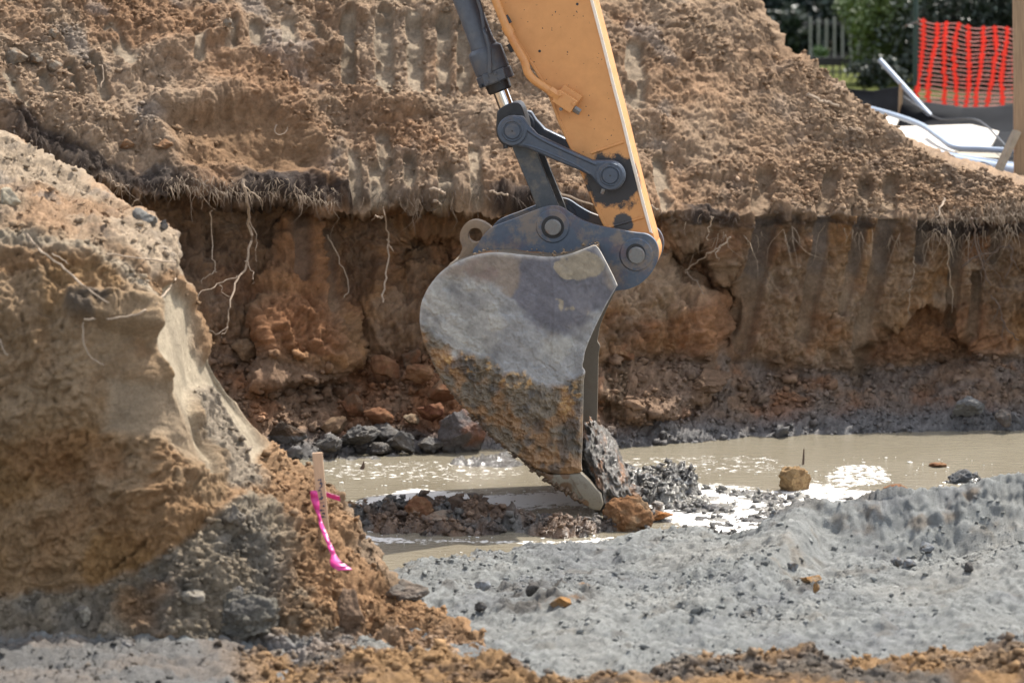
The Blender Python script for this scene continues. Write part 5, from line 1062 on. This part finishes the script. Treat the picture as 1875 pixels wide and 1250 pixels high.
q = onflat(1840, 782, 0); tw = tube_o('twig', [q + np.array([0, 0, -.05]), q + np.array([-.004, 0, .07])], [.011, .008], M_rootd, None, 6); tag(tw, 'stubby dark twig at the far waterline near the right edge', 'twig')
q = onflat(665, 858, 0); tw = tube_o('twig', [q + np.array([-.02, 0, -.02]), q + np.array([0, 0, .015]), q + np.array([.005, 0, .05])], [.016, .012, .002], M_rootd, None, 6); tag(tw, 'little brown leaf tip poking out of the water right of the stake', 'twig')
# uncountable hair roots hanging out of the topsoil
V, F = [], []
def addhair(p, d, ln, r_):
    global V, F
    pts = [np.array(p)]; dd_ = np.array(d, float)
    for i in range(5): dd_ = dd_ + rng.normal(0, .35, 3) * (1, .4, 1) + (0, 0, -.12); dd_ /= np.linalg.norm(dd_); pts.append(pts[-1] + dd_ * ln / 5)
    b = len(V)
    for i, q_ in enumerate(pts):
        rr_2 = r_ * (1 - i / 6.0)
        for a in (0, 2.1, 4.2): V.append(q_ + np.array([math.cos(a) * rr_2, math.sin(a) * rr_2, 0]))
    for i in range(5):
        for j in range(3): F.append((b + i * 3 + j, b + i * 3 + (j + 1) % 3, b + (i + 1) * 3 + (j + 1) % 3, b + (i + 1) * 3 + j))
for i in range(1500):
    x = rng.uniform(-10, 1885); dens = pl(x, [(0, .7), (60, .8), (300, 1), (560, .8), (620, .4), (800, .5), (1000, .4), (1200, .3), (1400, .1), (1650, .2), (1720, .5), (1875, .7)])
    if rng.random() > dens: continue
    off_ = pl(x, [(0, -10), (600, -10), (1200, -4), (1500, 12), (1875, 25)]); y = float(Lrow(x)) + off_ + rng.normal(0, 9) - 4
    p = surfW(x, min(y, float(Lrow(x)) - 3) if rng.random() < .5 else y, .02); ln = rng.exponential(.045) + .02
    if rng.random() < .06: ln += .12
    addhair(p, (rng.normal(0, .4), -.4, -1.0 + .5 * rng.random()), min(ln, .3), rng.choice([.0015, .002, .003]))
hr = link('hair_roots', raw_mesh('hair_roots', np.array(V), np.array(F)), flat_mat('hair_root', lin(92, 80, 70) * .9, .95, var=.5, scale=6), None, smooth=False); tag(hr, 'fine hair roots hanging out of the black topsoil all along the bank', None, None, 'stuff')
V, F = [], []
for i in range(500):
    x = rng.uniform(300, 620) if rng.random() < .6 else rng.uniform(1700, 1880); y = float(Lrow(x)) + rng.uniform(-30, 30)
    p = surfW(x, min(y, float(Lrow(x)) - 3), .03); addhair(p, (rng.normal(0, .7), -.4, -.6), .03 + .09 * rng.random(), .003)
for i in range(75):
    x = rng.choice([rng.uniform(190, 930), rng.uniform(1240, 1700), rng.uniform(1700, 1880)]); y = float(Lrow(x)) + rng.uniform(-6, 14) + (20 if x > 1300 else 0)
    p = surfW(x, float(Lrow(x)) - 3 if x < 1000 else y, .04 if x > 1000 else .02)
    for j in range(rng.integers(1, 4)): addhair(p, (rng.normal(0, .35), -.15, -1), .08 + .28 * rng.random() ** 2, .0032)
hr = link('pale_hair_roots', raw_mesh('pale_hair_roots', np.array(V), np.array(F)), M_root, None, smooth=False); tag(hr, 'paler torn root ends in the black topsoil', None, None, 'stuff')

# ================================================================== SURVEY STAKE AND RIBBON
M_lath = flat_mat('pale_lath', lin(206, 172, 140) * .85, .8, var=.12, scale=12, stretch=(12, 12, 1)); M_pink = flat_mat('pink_plastic', lin(226, 62, 146) * .75, .4, var=.1, scale=10)
M_ink = flat_mat('faded_ink', lin(110, 108, 124) * .6, .8)
def boxbm(bm, c, s):
    r = bmesh.ops.create_cube(bm, size=1); bmesh.ops.scale(bm, vec=s, verts=r['verts']); bmesh.ops.translate(bm, vec=c, verts=r['verts'])
def boxo(name, c, s, mat, parent=None, bev=.002):
    bm = bmesh.new(); boxbm(bm, c, s); me = bpy.data.meshes.new(name); bm.to_mesh(me); bm.free(); o = link(name, me, mat, parent, smooth=False)
    m_ = o.modifiers.new('bevel', 'BEVEL'); m_.width = bev; m_.segments = 2; return o
YS = min(surfL(x_, 940, 0).y for x_ in (575, 585, 595)) - .0; q1_ = at(581, 828, YS); q2_ = at(592, 955, YS); hh_ = q1_[2] - q2_[2]
stk = empty('survey_stake', tuple(q2_), 0); stk.rotation_euler = (0, -math.atan2(q2_[0] - q1_[0], hh_), 0); tag(stk, 'pale wooden survey stake with handwritten marks driven into the near bank', 'stake')
boxo('lath', (0, 0, hh_ / 2 - .1), (.052, .016, hh_ + .2), M_lath, stk)
bm = bmesh.new(); r_5 = random.Random(4)
for i in range(11):
    zz = hh_ * (.62 - .055 * i)
    for j in range(3):
        r5 = bmesh.ops.create_cube(bm, size=1); bmesh.ops.scale(bm, vec=(.003 + .014 * r_5.random(), .001, .003 + .009 * r_5.random()), verts=r5['verts']); bmesh.ops.rotate(bm, cent=(0, 0, 0), matrix=Matrix.Rotation(r_5.uniform(-.6, .6), 3, 'Y'), verts=r5['verts']); bmesh.ops.translate(bm, vec=(r_5.uniform(-.008, .010), -.0086, zz + r_5.uniform(-.005, .005)), verts=r5['verts'])
me = bpy.data.meshes.new('handwriting'); bm.to_mesh(me); bm.free(); link('handwriting', me, M_ink, stk, smooth=False)
def RY(y):
    ys_ = [min(surfL(px_, y, 0).y for px_ in (578, 592, 606, 620, 634)) for y in range(890, 1060, 6)]
    return float(np.interp(y, range(890, 1060, 6), np.minimum.accumulate(np.array(ys_)))) - .05
def ribbon(name, pts, wid, parent=None, Yo=0.0):
    V, F = [], []; m_ = len(pts)
    for i, (x, y, w_, tw_) in enumerate(pts):
        p = np.array(at(x, y, min(YS - .045 - Yo - tw_ * .02, RY(y)))); s = p[1] / FPX; a = np.array([math.cos(tw_), math.sin(tw_) * .6, math.sin(tw_) * .3]); V += [p - a * w_ * s / 2, p + np.array([0, -.012 * math.sin(i * 1.3), 0]), p + a * w_ * s / 2]
    for i in range(m_ - 1):
        for j in (0, 1): F.append((i * 3 + j, i * 3 + j + 1, i * 3 + j + 4, i * 3 + j + 3))
    me = bpy.data.meshes.new(name); me.from_pydata([tuple(v) for v in V], [], F); me.update(); o = link(name, me, M_pink, parent); so = o.modifiers.new('solid', 'SOLIDIFY'); so.thickness = .0015; return o
rbp = [(574, 898, 12, .1), (576, 912, 15, .2), (580, 928, 12, .6), (584, 944, 7, .9), (588, 960, 8, .5), (594, 975, 9, .3), (600, 990, 8, .7), (606, 1004, 10, .4), (611, 1016, 9, .2), (613, 1026, 18, .1), (621, 1036, 30, .1), (632, 1043, 26, .2)]
ri = ribbon('ribbon', [(np.interp(t, range(12), [p[0] for p in rbp]), np.interp(t, range(12), [p[1] for p in rbp]), np.interp(t, range(12), [p[2] for p in rbp]), np.interp(t, range(12), [p[3] for p in rbp])) for t in np.linspace(0, 11, 40)], 1)
tag(ri, 'bright pink plastic ribbon tied round the wooden stake and trailing down the bank', 'ribbon')
ribbon('knot_end', [(588, 899, 6, .3), (598, 903, 10, .2), (610, 907, 12, .1), (621, 911, 10, .3)][:], 1, ri, -.02)
kn = ri.children[0]; 
# the free end is a band seen edge-on: rebuild it upright
ke = [(590, 897), (600, 901), (612, 905), (622, 908)]; V = []
for x, y in ke: a = np.array(at(x, y, RY(900) - .01)); b = np.array(at(x + 1, y + 9, RY(900))); V += [a, b]
kn.data.clear_geometry(); kn.data.from_pydata([tuple(v) for v in V], [], [(0, 2, 3, 1), (2, 4, 5, 3), (4, 6, 7, 5)]); kn.data.update()
e_p = surfL(663, 1070, .04); V = [np.array(at(x, y, e_p.y)) for x, y in [(657, 1058), (662, 1060), (672, 1076), (664, 1080)]]
me = bpy.data.meshes.new('ribbon_tail'); me.from_pydata([tuple(v) for v in V], [], [(0, 1, 2, 3)]); o = link('ribbon_tail', me, M_pink, ri, smooth=False); so = o.modifiers.new('solid', 'SOLIDIFY'); so.thickness = .0015

# ================================================================== BEHIND THE HEAP AT RIGHT
ZG = 1.47
def gy(row, z=ZG): return (CAMZ - z) / float(tanrow(row))
M_wood = flat_mat('weathered_timber', lin(158, 134, 106) * .8, .85, var=.25, scale=6, stretch=(14, 14, .8), bump=.3)
M_wood2 = flat_mat('grey_timber', lin(162, 152, 134) * .8, .85, var=.2, scale=6, stretch=(2, 2, 2), bump=.3)
M_ply = flat_mat('whitewashed_board', lin(226, 216, 202) * .62, .7, var=.06, scale=5)
M_pvc = flat_mat('grey_pvc', lin(152, 166, 184) * .85, .35, var=.06, scale=4); M_black = flat_mat('black_fabric', (.005, .0055, .007), .85, var=.4, scale=3, bump=.5, stretch=(1, 1, 4), spec=.12)
M_green = flat_mat('green_paint', lin(22, 62, 54) * .7, .5); M_red = flat_mat('orange_red_plastic', lin(252, 52, 24), .45, var=.1); M_pinks = flat_mat('sun_bleached_strand', lin(236, 172, 158) * .9, .6)
M_cable = flat_mat('black_cable', (.02, .02, .022), .5)
def beam(name, a, b, wd, dp, mat, parent=None, bev=.003):
    """square timber from a to b (world)"""
    a, b = Vector(a), Vector(b); d = b - a; o = boxo(name, (0, 0, d.length / 2), (wd, dp, d.length), mat, parent, bev); o.location = a; o.rotation_euler = d.to_track_quat('Z', 'Y').to_euler(); return o
Yp = 25.6
pf = empty('post_and_brace', tuple(at(1868, 338, Yp)), 0); tag(pf, 'weathered timber post with a slanting grey brace at the right edge', 'post')
base_ = Vector(pf.location)
def rel(p): return Vector(p) - base_
beam('post', rel(at(1869, 345, Yp)), rel(at(1866, -60, Yp)), .09, .09, M_wood, pf)
beam('brace', rel(at(1816, 338, Yp - .15)), rel(at(1862, 240, Yp - .1)), .085, .04, M_wood2, pf)
Yk = 29.4; ks_ = beam('garden_stake', at(1647, 232, Yk), at(1650, 152, Yk), .042, .03, M_wood); tag(ks_, 'short square wooden peg holding up the black silt fence', 'stake')
# silt fence cloth
def strip_mesh(name, top, bot, mat, nx=60, nz=12, wav=.03, parent=None, seed=1):
    """top/bot: lists of (px,row,Y)"""
    T = np.array([at(*t) for t in top]); Bq_ = np.array([at(*t) for t in bot]); u0 = np.linspace(0, 1, len(T)); u1 = np.linspace(0, 1, len(Bq_)); u = np.linspace(0, 1, nx)
    Tt = np.stack([np.interp(u, u0, T[:, i]) for i in range(3)], -1); Bb = np.stack([np.interp(u, u1, Bq_[:, i]) for i in range(3)], -1); v = np.linspace(0, 1, nz)[:, None, None]
    G = Tt[None] * (1 - v) + Bb[None] * v; G[..., 1] += wav * fbm(G, (2.5, 1, 7), 3, seed) + wav * .6 * np.sin(v[..., 0] * 9 + G[..., 0] * 4); G[..., 2] += .012 * fbm(G, (4, 0, 0), 2, seed + 3)
    o = link(name, grid_mesh(name, G), mat, parent); so = o.modifiers.new('solid', 'SOLIDIFY'); so.thickness = .002; return o
sf = strip_mesh('silt_fence', [(1490, 150, 31.5), (1545, 160, 31.0), (1600, 167, 30.4), (1650, 160, 29.6), (1690, 186, 29.4), (1760, 196, 29.2), (1858, 192, 28.8), (1960, 190, 28.4)], [(1490, 205, 31.2), (1545, 215, 30.6), (1600, 228, 30.0), (1650, 236, 29.2), (1690, 238, 29.0), (1760, 244, 28.6), (1858, 268, 27.6), (1960, 275, 27.2)], M_black, 120, 26, .05)
tag(sf, 'low slack black fabric silt fence behind the boards', 'silt fence')
sf2 = strip_mesh('black_sheet', [(1700, 238, 28.9), (1790, 240, 28.5), (1870, 240, 28.0), (1960, 240, 28)], [(1700, 270, 27.5), (1790, 292, 26.7), (1870, 300, 26.3), (1960, 300, 26.3)], M_black, 70, 20, .05, seed=5); tag(sf2, 'loose black sheet lying between the boards and the post', 'plastic sheet')
sf3 = strip_mesh('black_sheet', [(1770, 316, 26.0), (1850, 322, 25.9), (1960, 326, 25.8)], [(1790, 330, 25.5), (1850, 334, 25.4), (1960, 338, 25.3)], M_black, 30, 8, .02, seed=6); tag(sf3, 'strip of black sheet on the ground under the grey pipes', 'plastic sheet')
def slab(name, pts, th, mat, label, cat, parent=None):
    L_ = [np.array(at(*p)) for p in pts]; n_ = len(L_); nrm_ = np.cross(L_[1] - L_[0], L_[2] - L_[0]); nrm_ /= np.linalg.norm(nrm_); nrm_ *= -np.sign(nrm_[2]) if nrm_[2] else 1
    V = [tuple(p) for p in L_] + [tuple(p + nrm_ * th) for p in L_]; F = [tuple(range(n_)), tuple(range(2 * n_ - 1, n_ - 1, -1))] + [(i, n_ + i, n_ + (i + 1) % n_, (i + 1) % n_) for i in range(n_)]
    me = bpy.data.meshes.new(name); me.from_pydata(V, [], F); me.update(); o = link(name, me, mat, None, smooth=False); return tag(o, label, cat)
slab('board', [(1635, 272, 27.2), (1630, 232, 28.6), (1838, 226, 28.75), (1812, 272, 27.1)], .015, M_ply, 'white board with a slanting right end lying in front of the black fence', 'board')
slab('board', [(1560, 262, 27.7), (1565, 206, 29.4), (1648, 214, 29.2), (1640, 232, 28.7), (1700, 262, 27.6)], .015, M_ply, 'white board partly hidden by the slope of the heap', 'board')
slab('board', [(1640, 268, 27.0), (1700, 252, 27.5), (1756, 274, 26.9), (1740, 280, 26.75)], .015, M_ply, 'narrow pale board lying across the wide white one', 'board')
slab('timber', [(1690, 285, 26.75), (1700, 276, 27.0), (1870, 282, 26.9), (1870, 291, 26.6)], .03, M_wood2, 'flat pale timber lying above the thick grey pipe', 'timber')
slab('timber', [(1790, 340, 25.2), (1800, 333, 25.5), (1880, 345, 25.2), (1880, 360, 24.9)], .03, M_wood2, 'grey plank lying at the foot of the timber post', 'timber')
def pipe_(label, pts, r_, mat=M_pvc, name='pipe', cat='pipe', k=1):
    q_ = smoothpts(pts, 8, False) if k > 1 else np.array(pts, float); o = tube_o(name, [at(*p) for p in q_], r_, mat, None, 14); return tag(o, label, cat)
pipe_('straight grey pipe leaning up to the left over the wooden peg', [(1611, 110, 29.6), (1714, 224, 29.1)], .022)
pipe_('bent grey pipe running over the white boards down to the right', [(1590, 198, 28.9), (1640, 212, 28.3), (1688, 230, 27.7), (1720, 252, 27.1), (1748, 270, 26.8), (1800, 273, 26.7), (1875, 278, 26.6)], .022, k=3)
pipe_('thickest grey pipe lying along the edge of the heap', [(1690, 288, 26.5), (1885, 322, 25.9)], .062)
pipe_('thin grey pipe lying on the thickest one', [(1672, 272, 26.6), (1700, 277, 26.5), (1790, 292, 26.3), (1885, 306, 26.1)], .020, k=3)
pipe_('medium grey pipe lying behind the slanting brace', [(1780, 300, 26.2), (1885, 309, 26.1)], .028)
pipe_('short grey pipe end behind the timber post', [(1840, 295, 26.9), (1885, 297, 26.9)], .022)
pipe_('black cable looping over the boards down towards the brace', [(1655, 178, 29.1), (1680, 195, 28.9), (1720, 218, 28.6), (1780, 218, 28.3), (1805, 230, 27.8), (1825, 250, 27.2), (1842, 268, 26.7)], .008, M_cable, 'cable', 'cable', 4)
pipe_('thin wire sagging over the pipes to the lower right corner', [(1765, 315, 25.6), (1798, 297, 25.6), (1830, 315, 25.5), (1850, 335, 25.4), (1885, 362, 25.0)], .004, M_cable, 'wire', 'wire', 4)
for (x, y, w_, c_, lb, sd) in [(1788, 318, 24, lin(160, 134, 112), 'round tan rock under the grey pipes', 201), (1835, 335, 22, lin(176, 120, 84), 'orange stone beside the foot of the brace', 202), (1860, 345, 20, lin(150, 110, 84), 'brown stone at the foot of the timber post', 203)]:
    q = at(x, y, 25.5); boulder('rock', lb, 'rock', q, w_ / 2 * .0041, w_ / 2 * .0041, w_ / 2 * .0036, c_ * A_, B2_, seed=sd, det=3)
# green post and orange barrier mesh
Yn = 31.0
gp = tube_o('fence_post', [at(1677, -60, Yn), at(1676, 215, Yn)], .024, M_green, None, 8); tag(gp, 'dark green steel post holding the orange barrier mesh', 'fence post')
tie = tube_o('wire_tie', [at(1658, 48, Yn - .03), at(1668, 44, Yn - .04), at(1682, 40, Yn - .03)], .007, M_bolt, gp, 6)
bmr = empty('barrier_mesh', tuple(at(1770, 190, Yn)), 0); tag(bmr, 'bright orange-red plastic barrier mesh stretched from the green post', 'barrier mesh'); bo = np.array(bmr.location)
def nx_(u, v):   # u 0..1 across, v 0..1 down -> px,row
    x = 1688 + u * 180 - 9 * v + 3 * math.sin(v * 5 + u * 9); top_ = 36 + 20 * max(0, u) ** .6; bot_ = 184 + 10 * min(1, u * 2.0); return x, top_ + (bot_ - top_) * v + 3 * math.sin(u * 14 + v * 3) * (1 - v)
def npt(u, v): x, y = nx_(u, v); return np.array(at(x, y, Yn + .05 * math.sin(u * 11 + v * 4))) - bo
NV, NH = 9, 19
for j in range(NH):
    v = j / (NH - 1); r_s = [npt(u, min(1, v + .004 * math.sin(u * 31 + j * 1.7))) for u in np.linspace(-.03, 1.0, 26)]
    V = []; F = []
    for i, p in enumerate(r_s): V += [p + (0, 0, .0045), p - (0, 0, .0045)]
    for i in range(len(r_s) - 1): F.append((2 * i, 2 * i + 1, 2 * i + 3, 2 * i + 2))
    me = bpy.data.meshes.new('strand'); me.from_pydata([tuple(a) for a in V], [], F); o = link('strand', me, M_pinks, bmr, smooth=False); so = o.modifiers.new('solid', 'SOLIDIFY'); so.thickness = .003
kv, kf = [], []
for i in range(NV):
    u = .01 + i / (NV - 1) * .97; uo = .02 * math.sin(i * 2.3); V = []; F = []; pts = [npt(u + uo * math.sin(v * 4 + i) + .006 * math.sin(v * 60), v) for v in np.linspace(0, 1, 60)]
    for k_, p in enumerate(pts): ww_ = .007 + .003 * math.sin(k_ * 2.0); V += [p + (-ww_, -.004, 0), p + (ww_, -.004, 0)]
    for k_ in range(59): F.append((2 * k_, 2 * k_ + 1, 2 * k_ + 3, 2 * k_ + 2))
    me = bpy.data.meshes.new('band'); me.from_pydata([tuple(a) for a in V], [], F); o = link('band', me, M_red, bmr, smooth=False); so = o.modifiers.new('solid', 'SOLIDIFY'); so.thickness = .003
    for j in range(NH):
        v = j / (NH - 1); p = npt(u + uo * math.sin(v * 4 + i) + rng.normal(0, .004), v + rng.normal(0, .006)); b = len(kv); s = .026 + .008 * rng.random()
        kv += [p + (-s, -.008, 0), p + (0, -.008, s * .85), p + (s, -.008, 0), p + (0, -.008, -s * .85)]; kf.append((b, b + 1, b + 2, b + 3))
me = bpy.data.meshes.new('knots'); me.from_pydata([tuple(a) for a in kv], [], kf); o = link('knots', me, M_red, bmr, smooth=False); so = o.modifiers.new('solid', 'SOLIDIFY'); so.thickness = .003; o['kind'] = 'stuff'
# paling fence and dark railing beyond
Yf = gy(108); M_pal = flat_mat('grey_green_paling', lin(150, 152, 140) * .8, .8, var=.15); M_rail = flat_mat('dark_rail', (.018, .017, .018), .6)
fb = empty('paling_fence', tuple(at(1530, 108, Yf)), 0); tag(fb, 'low grey paling fence half hidden behind the shrubs', 'fence'); bo = Vector(fb.location)
for i in range(20):
    x = 1484 + i * 14.6; a = Vector(at(x, 112, Yf)) - bo; b = Vector(at(x, 33 + 3 * math.sin(i), Yf)) - bo; beam('paling', a, b, .066, .02, M_pal, fb)
for (y, h_) in [(104, .06), (45, .04)]:
    a = Vector(at(1470, y, Yf + .03)) - bo; b = Vector(at(1790, y, Yf + .03)) - bo; o = boxo('rail', tuple((a + b) / 2), ((b - a).length, .03, h_), M_rail, fb)
Yr = gy(140); rf = empty('railing', tuple(at(1600, 160, Yr)), 0); tag(rf, 'thin dark metal railing in front of the sunlit grass', 'railing'); bo = Vector(rf.location)
for i in range(24): x = 1486 + i * 13; tube_o('bar', [Vector(at(x, 168, Yr)) - bo, Vector(at(x, 112, Yr)) - bo], .011, M_rail, rf, 5)
o = boxo('top_rail', tuple((Vector(at(1480, 113, Yr)) + Vector(at(1800, 113, Yr))) / 2 - bo), (2.1, .03, .09), M_rail, rf)
# shrubs and trees
def leaf_mat(name, c, var=.5):
    m = flat_mat(name, c, .45, var=var, scale=2.5, spec=.5); return m
ML = [leaf_mat('dark_leaves', lin(40, 58, 36) * .55), leaf_mat('mid_leaves', lin(92, 112, 50) * .7), leaf_mat('blue_green_leaves', lin(36, 60, 52) * .5)]  # mid leaves lightened in colour to read as sunlit
M_bark = flat_mat('bark', lin(70, 58, 52) * .6, .9, bump=.6, scale=8, stretch=(3, 3, .6))
def plant(name, label, cat, cpx, crow, Y, rw, rh, n_, mat, leaf=.05, trunk=True, seed=1, dens=.55, dep=None, group=None, zbase=ZG):
    r = np.random.default_rng(seed); c_ = np.array(at(cpx, crow, Y)); e = empty(name, (c_[0], Y, zbase)); tag(e, label, cat, group); cz = c_[2] - zbase
    ncl = max(10, int(n_ / 110)); cl = r.normal(0, 1, (ncl, 3)); cl /= np.linalg.norm(cl, axis=1, keepdims=True); cl *= (r.random((ncl, 1)) ** dens) * (rw, dep or rw * .6, rh); cl[:, 2] += cz
    k_ = r.integers(0, ncl, n_); p = cl[k_] + r.normal(0, 1, (n_, 3)) * min(rw, rh) * .17; p[:, 2] = np.maximum(p[:, 2], .02)
    s = leaf * (.6 + .8 * r.random(n_)); a = r.normal(0, 1, (n_, 3)); a /= np.linalg.norm(a, axis=1, keepdims=True); b = np.cross(a, r.normal(0, 1, (n_, 3))); b /= np.linalg.norm(b, axis=1, keepdims=True)
    V_ = np.stack([p - a * s[:, None], p - b * s[:, None] * .45, p + a * s[:, None], p + b * s[:, None] * .45], 1).reshape(-1, 3); F_ = np.arange(n_ * 4).reshape(-1, 4)
    o = link('crown', raw_mesh('crown', V_, F_), mat, e, smooth=False)
    if trunk:
        tr = tube_o('trunk', [np.array([0, 0, -.1]), np.array([.03, 0, cz * .6]), np.array([-.02, 0, cz + rh * .4])], [.06 + rw * .03, .045 + rw * .02, .02], M_bark, e, 8)
        for i in range(5):
            q_ = cl[r.integers(0, ncl)]; tube_o('limb', [np.array([.01, 0, cz * (.3 + .1 * i)]), (np.array([0, 0, cz * .6]) + q_) / 2, q_], [.03, .02, .008], M_bark, tr, 6)
    return e
plant('shrub', 'dense dark shrub with sunlit leaf tips just left of the green post', 'shrub', 1632, 60, 36.5, .42, .62, 8000, ML[1], .030, seed=3)
plant('shrub', 'dark shrub overhanging the paling fence', 'shrub', 1600, -5, 38.5, .42, .40, 4500, ML[1], .032, seed=4)
plant('shrub', 'blackish shrub standing behind the left half of the orange mesh', 'shrub', 1730, 60, 36.0, .62, .75, 9000, ML[0], .030, seed=5)
plant('shrub', 'dark shrub behind the right half of the orange mesh', 'shrub', 1835, 50, 36.0, .6, .8, 9000, ML[0], .030, seed=6)
plant('shrub', 'low blue-green shrub at the foot of the palings', 'shrub', 1505, 95, 39.5, .12, .12, 700, leaf_mat('fresh_leaves', lin(80, 112, 48) * .7), .022, seed=7, trunk=False)
plant('shrub', 'dark low shrub in front of the railing left of the leaning pipe', 'shrub', 1600, 135, 34.6, .28, .2, 2200, ML[0], .024, seed=8, trunk=False)
plant('tree', 'dark tree with a thick crown at the top edge left of the palings', 'tree', 1425, -40, 44, 1.0, .9, 11000, ML[2], .05, seed=9)
plant('tree', 'dark tree crown filling the top edge above the shrubs', 'tree', 1600, -60, 46, 1.1, .8, 11000, ML[2], .05, seed=10)
plant('tree', 'dark tree crown above the orange mesh', 'tree', 1790, -50, 45, 1.2, .9, 11000, ML[0], .05, seed=11)
plant('shrub', 'dark low hedge filling the gaps directly behind the palings', 'hedge', 1560, 60, Yf + .6, 1.3, .40, 9000, ML[0], .05, seed=12, trunk=False, dens=.4, dep=.25)
# shed wall and hedge behind it all
M_shed = flat_mat('dark_shed_boards', lin(74, 66, 72) * .55, .85, var=.25, scale=4, stretch=(6, 1, .5))
sh = empty('shed', tuple(at(1420, 100, 47.0)), 0); tag(sh, 'dark purplish boarded shed wall in shade behind the heap', 'shed'); bo = Vector(sh.location)
for i in range(12):
    a = at(1372 + i * 9.6 - 2, 100, 47.0); boxo('wall_board', tuple(Vector((a[0], 47.0, 1.1 + 1.2)) - bo), (.066, .05, 2.6), M_shed, sh)
boxo('wall', tuple(Vector((at(1320, 0, 47.4)[0], 48.4, 2.4)) - bo), (3.2, 2.0, 2.8), M_shed, sh)
r = np.random.default_rng(77); n_ = 60000; hx = r.uniform(-14, 22, n_); hy = r.uniform(50, 56, n_); hz = ZG - .2 + r.random(n_) ** .8 * (5.0 + 1.2 * np.sin(hx * .9)); p = np.stack([hx, hy, hz], -1)
s = .10 + .12 * r.random(n_); a = r.normal(0, 1, (n_, 3)); a /= np.linalg.norm(a, axis=1, keepdims=True); b = np.cross(a, r.normal(0, 1, (n_, 3))); b /= np.linalg.norm(b, axis=1, keepdims=True)
V_ = np.stack([p - a * s[:, None], p - b * s[:, None] * .5, p + a * s[:, None], p + b * s[:, None] * .5], 1).reshape(-1, 3)
hg = link('far_trees', raw_mesh('far_trees', V_, np.arange(n_ * 4).reshape(-1, 4)), ML[0], None, smooth=False); tag(hg, 'far mass of dark trees closing off the background', None, None, 'stuff')
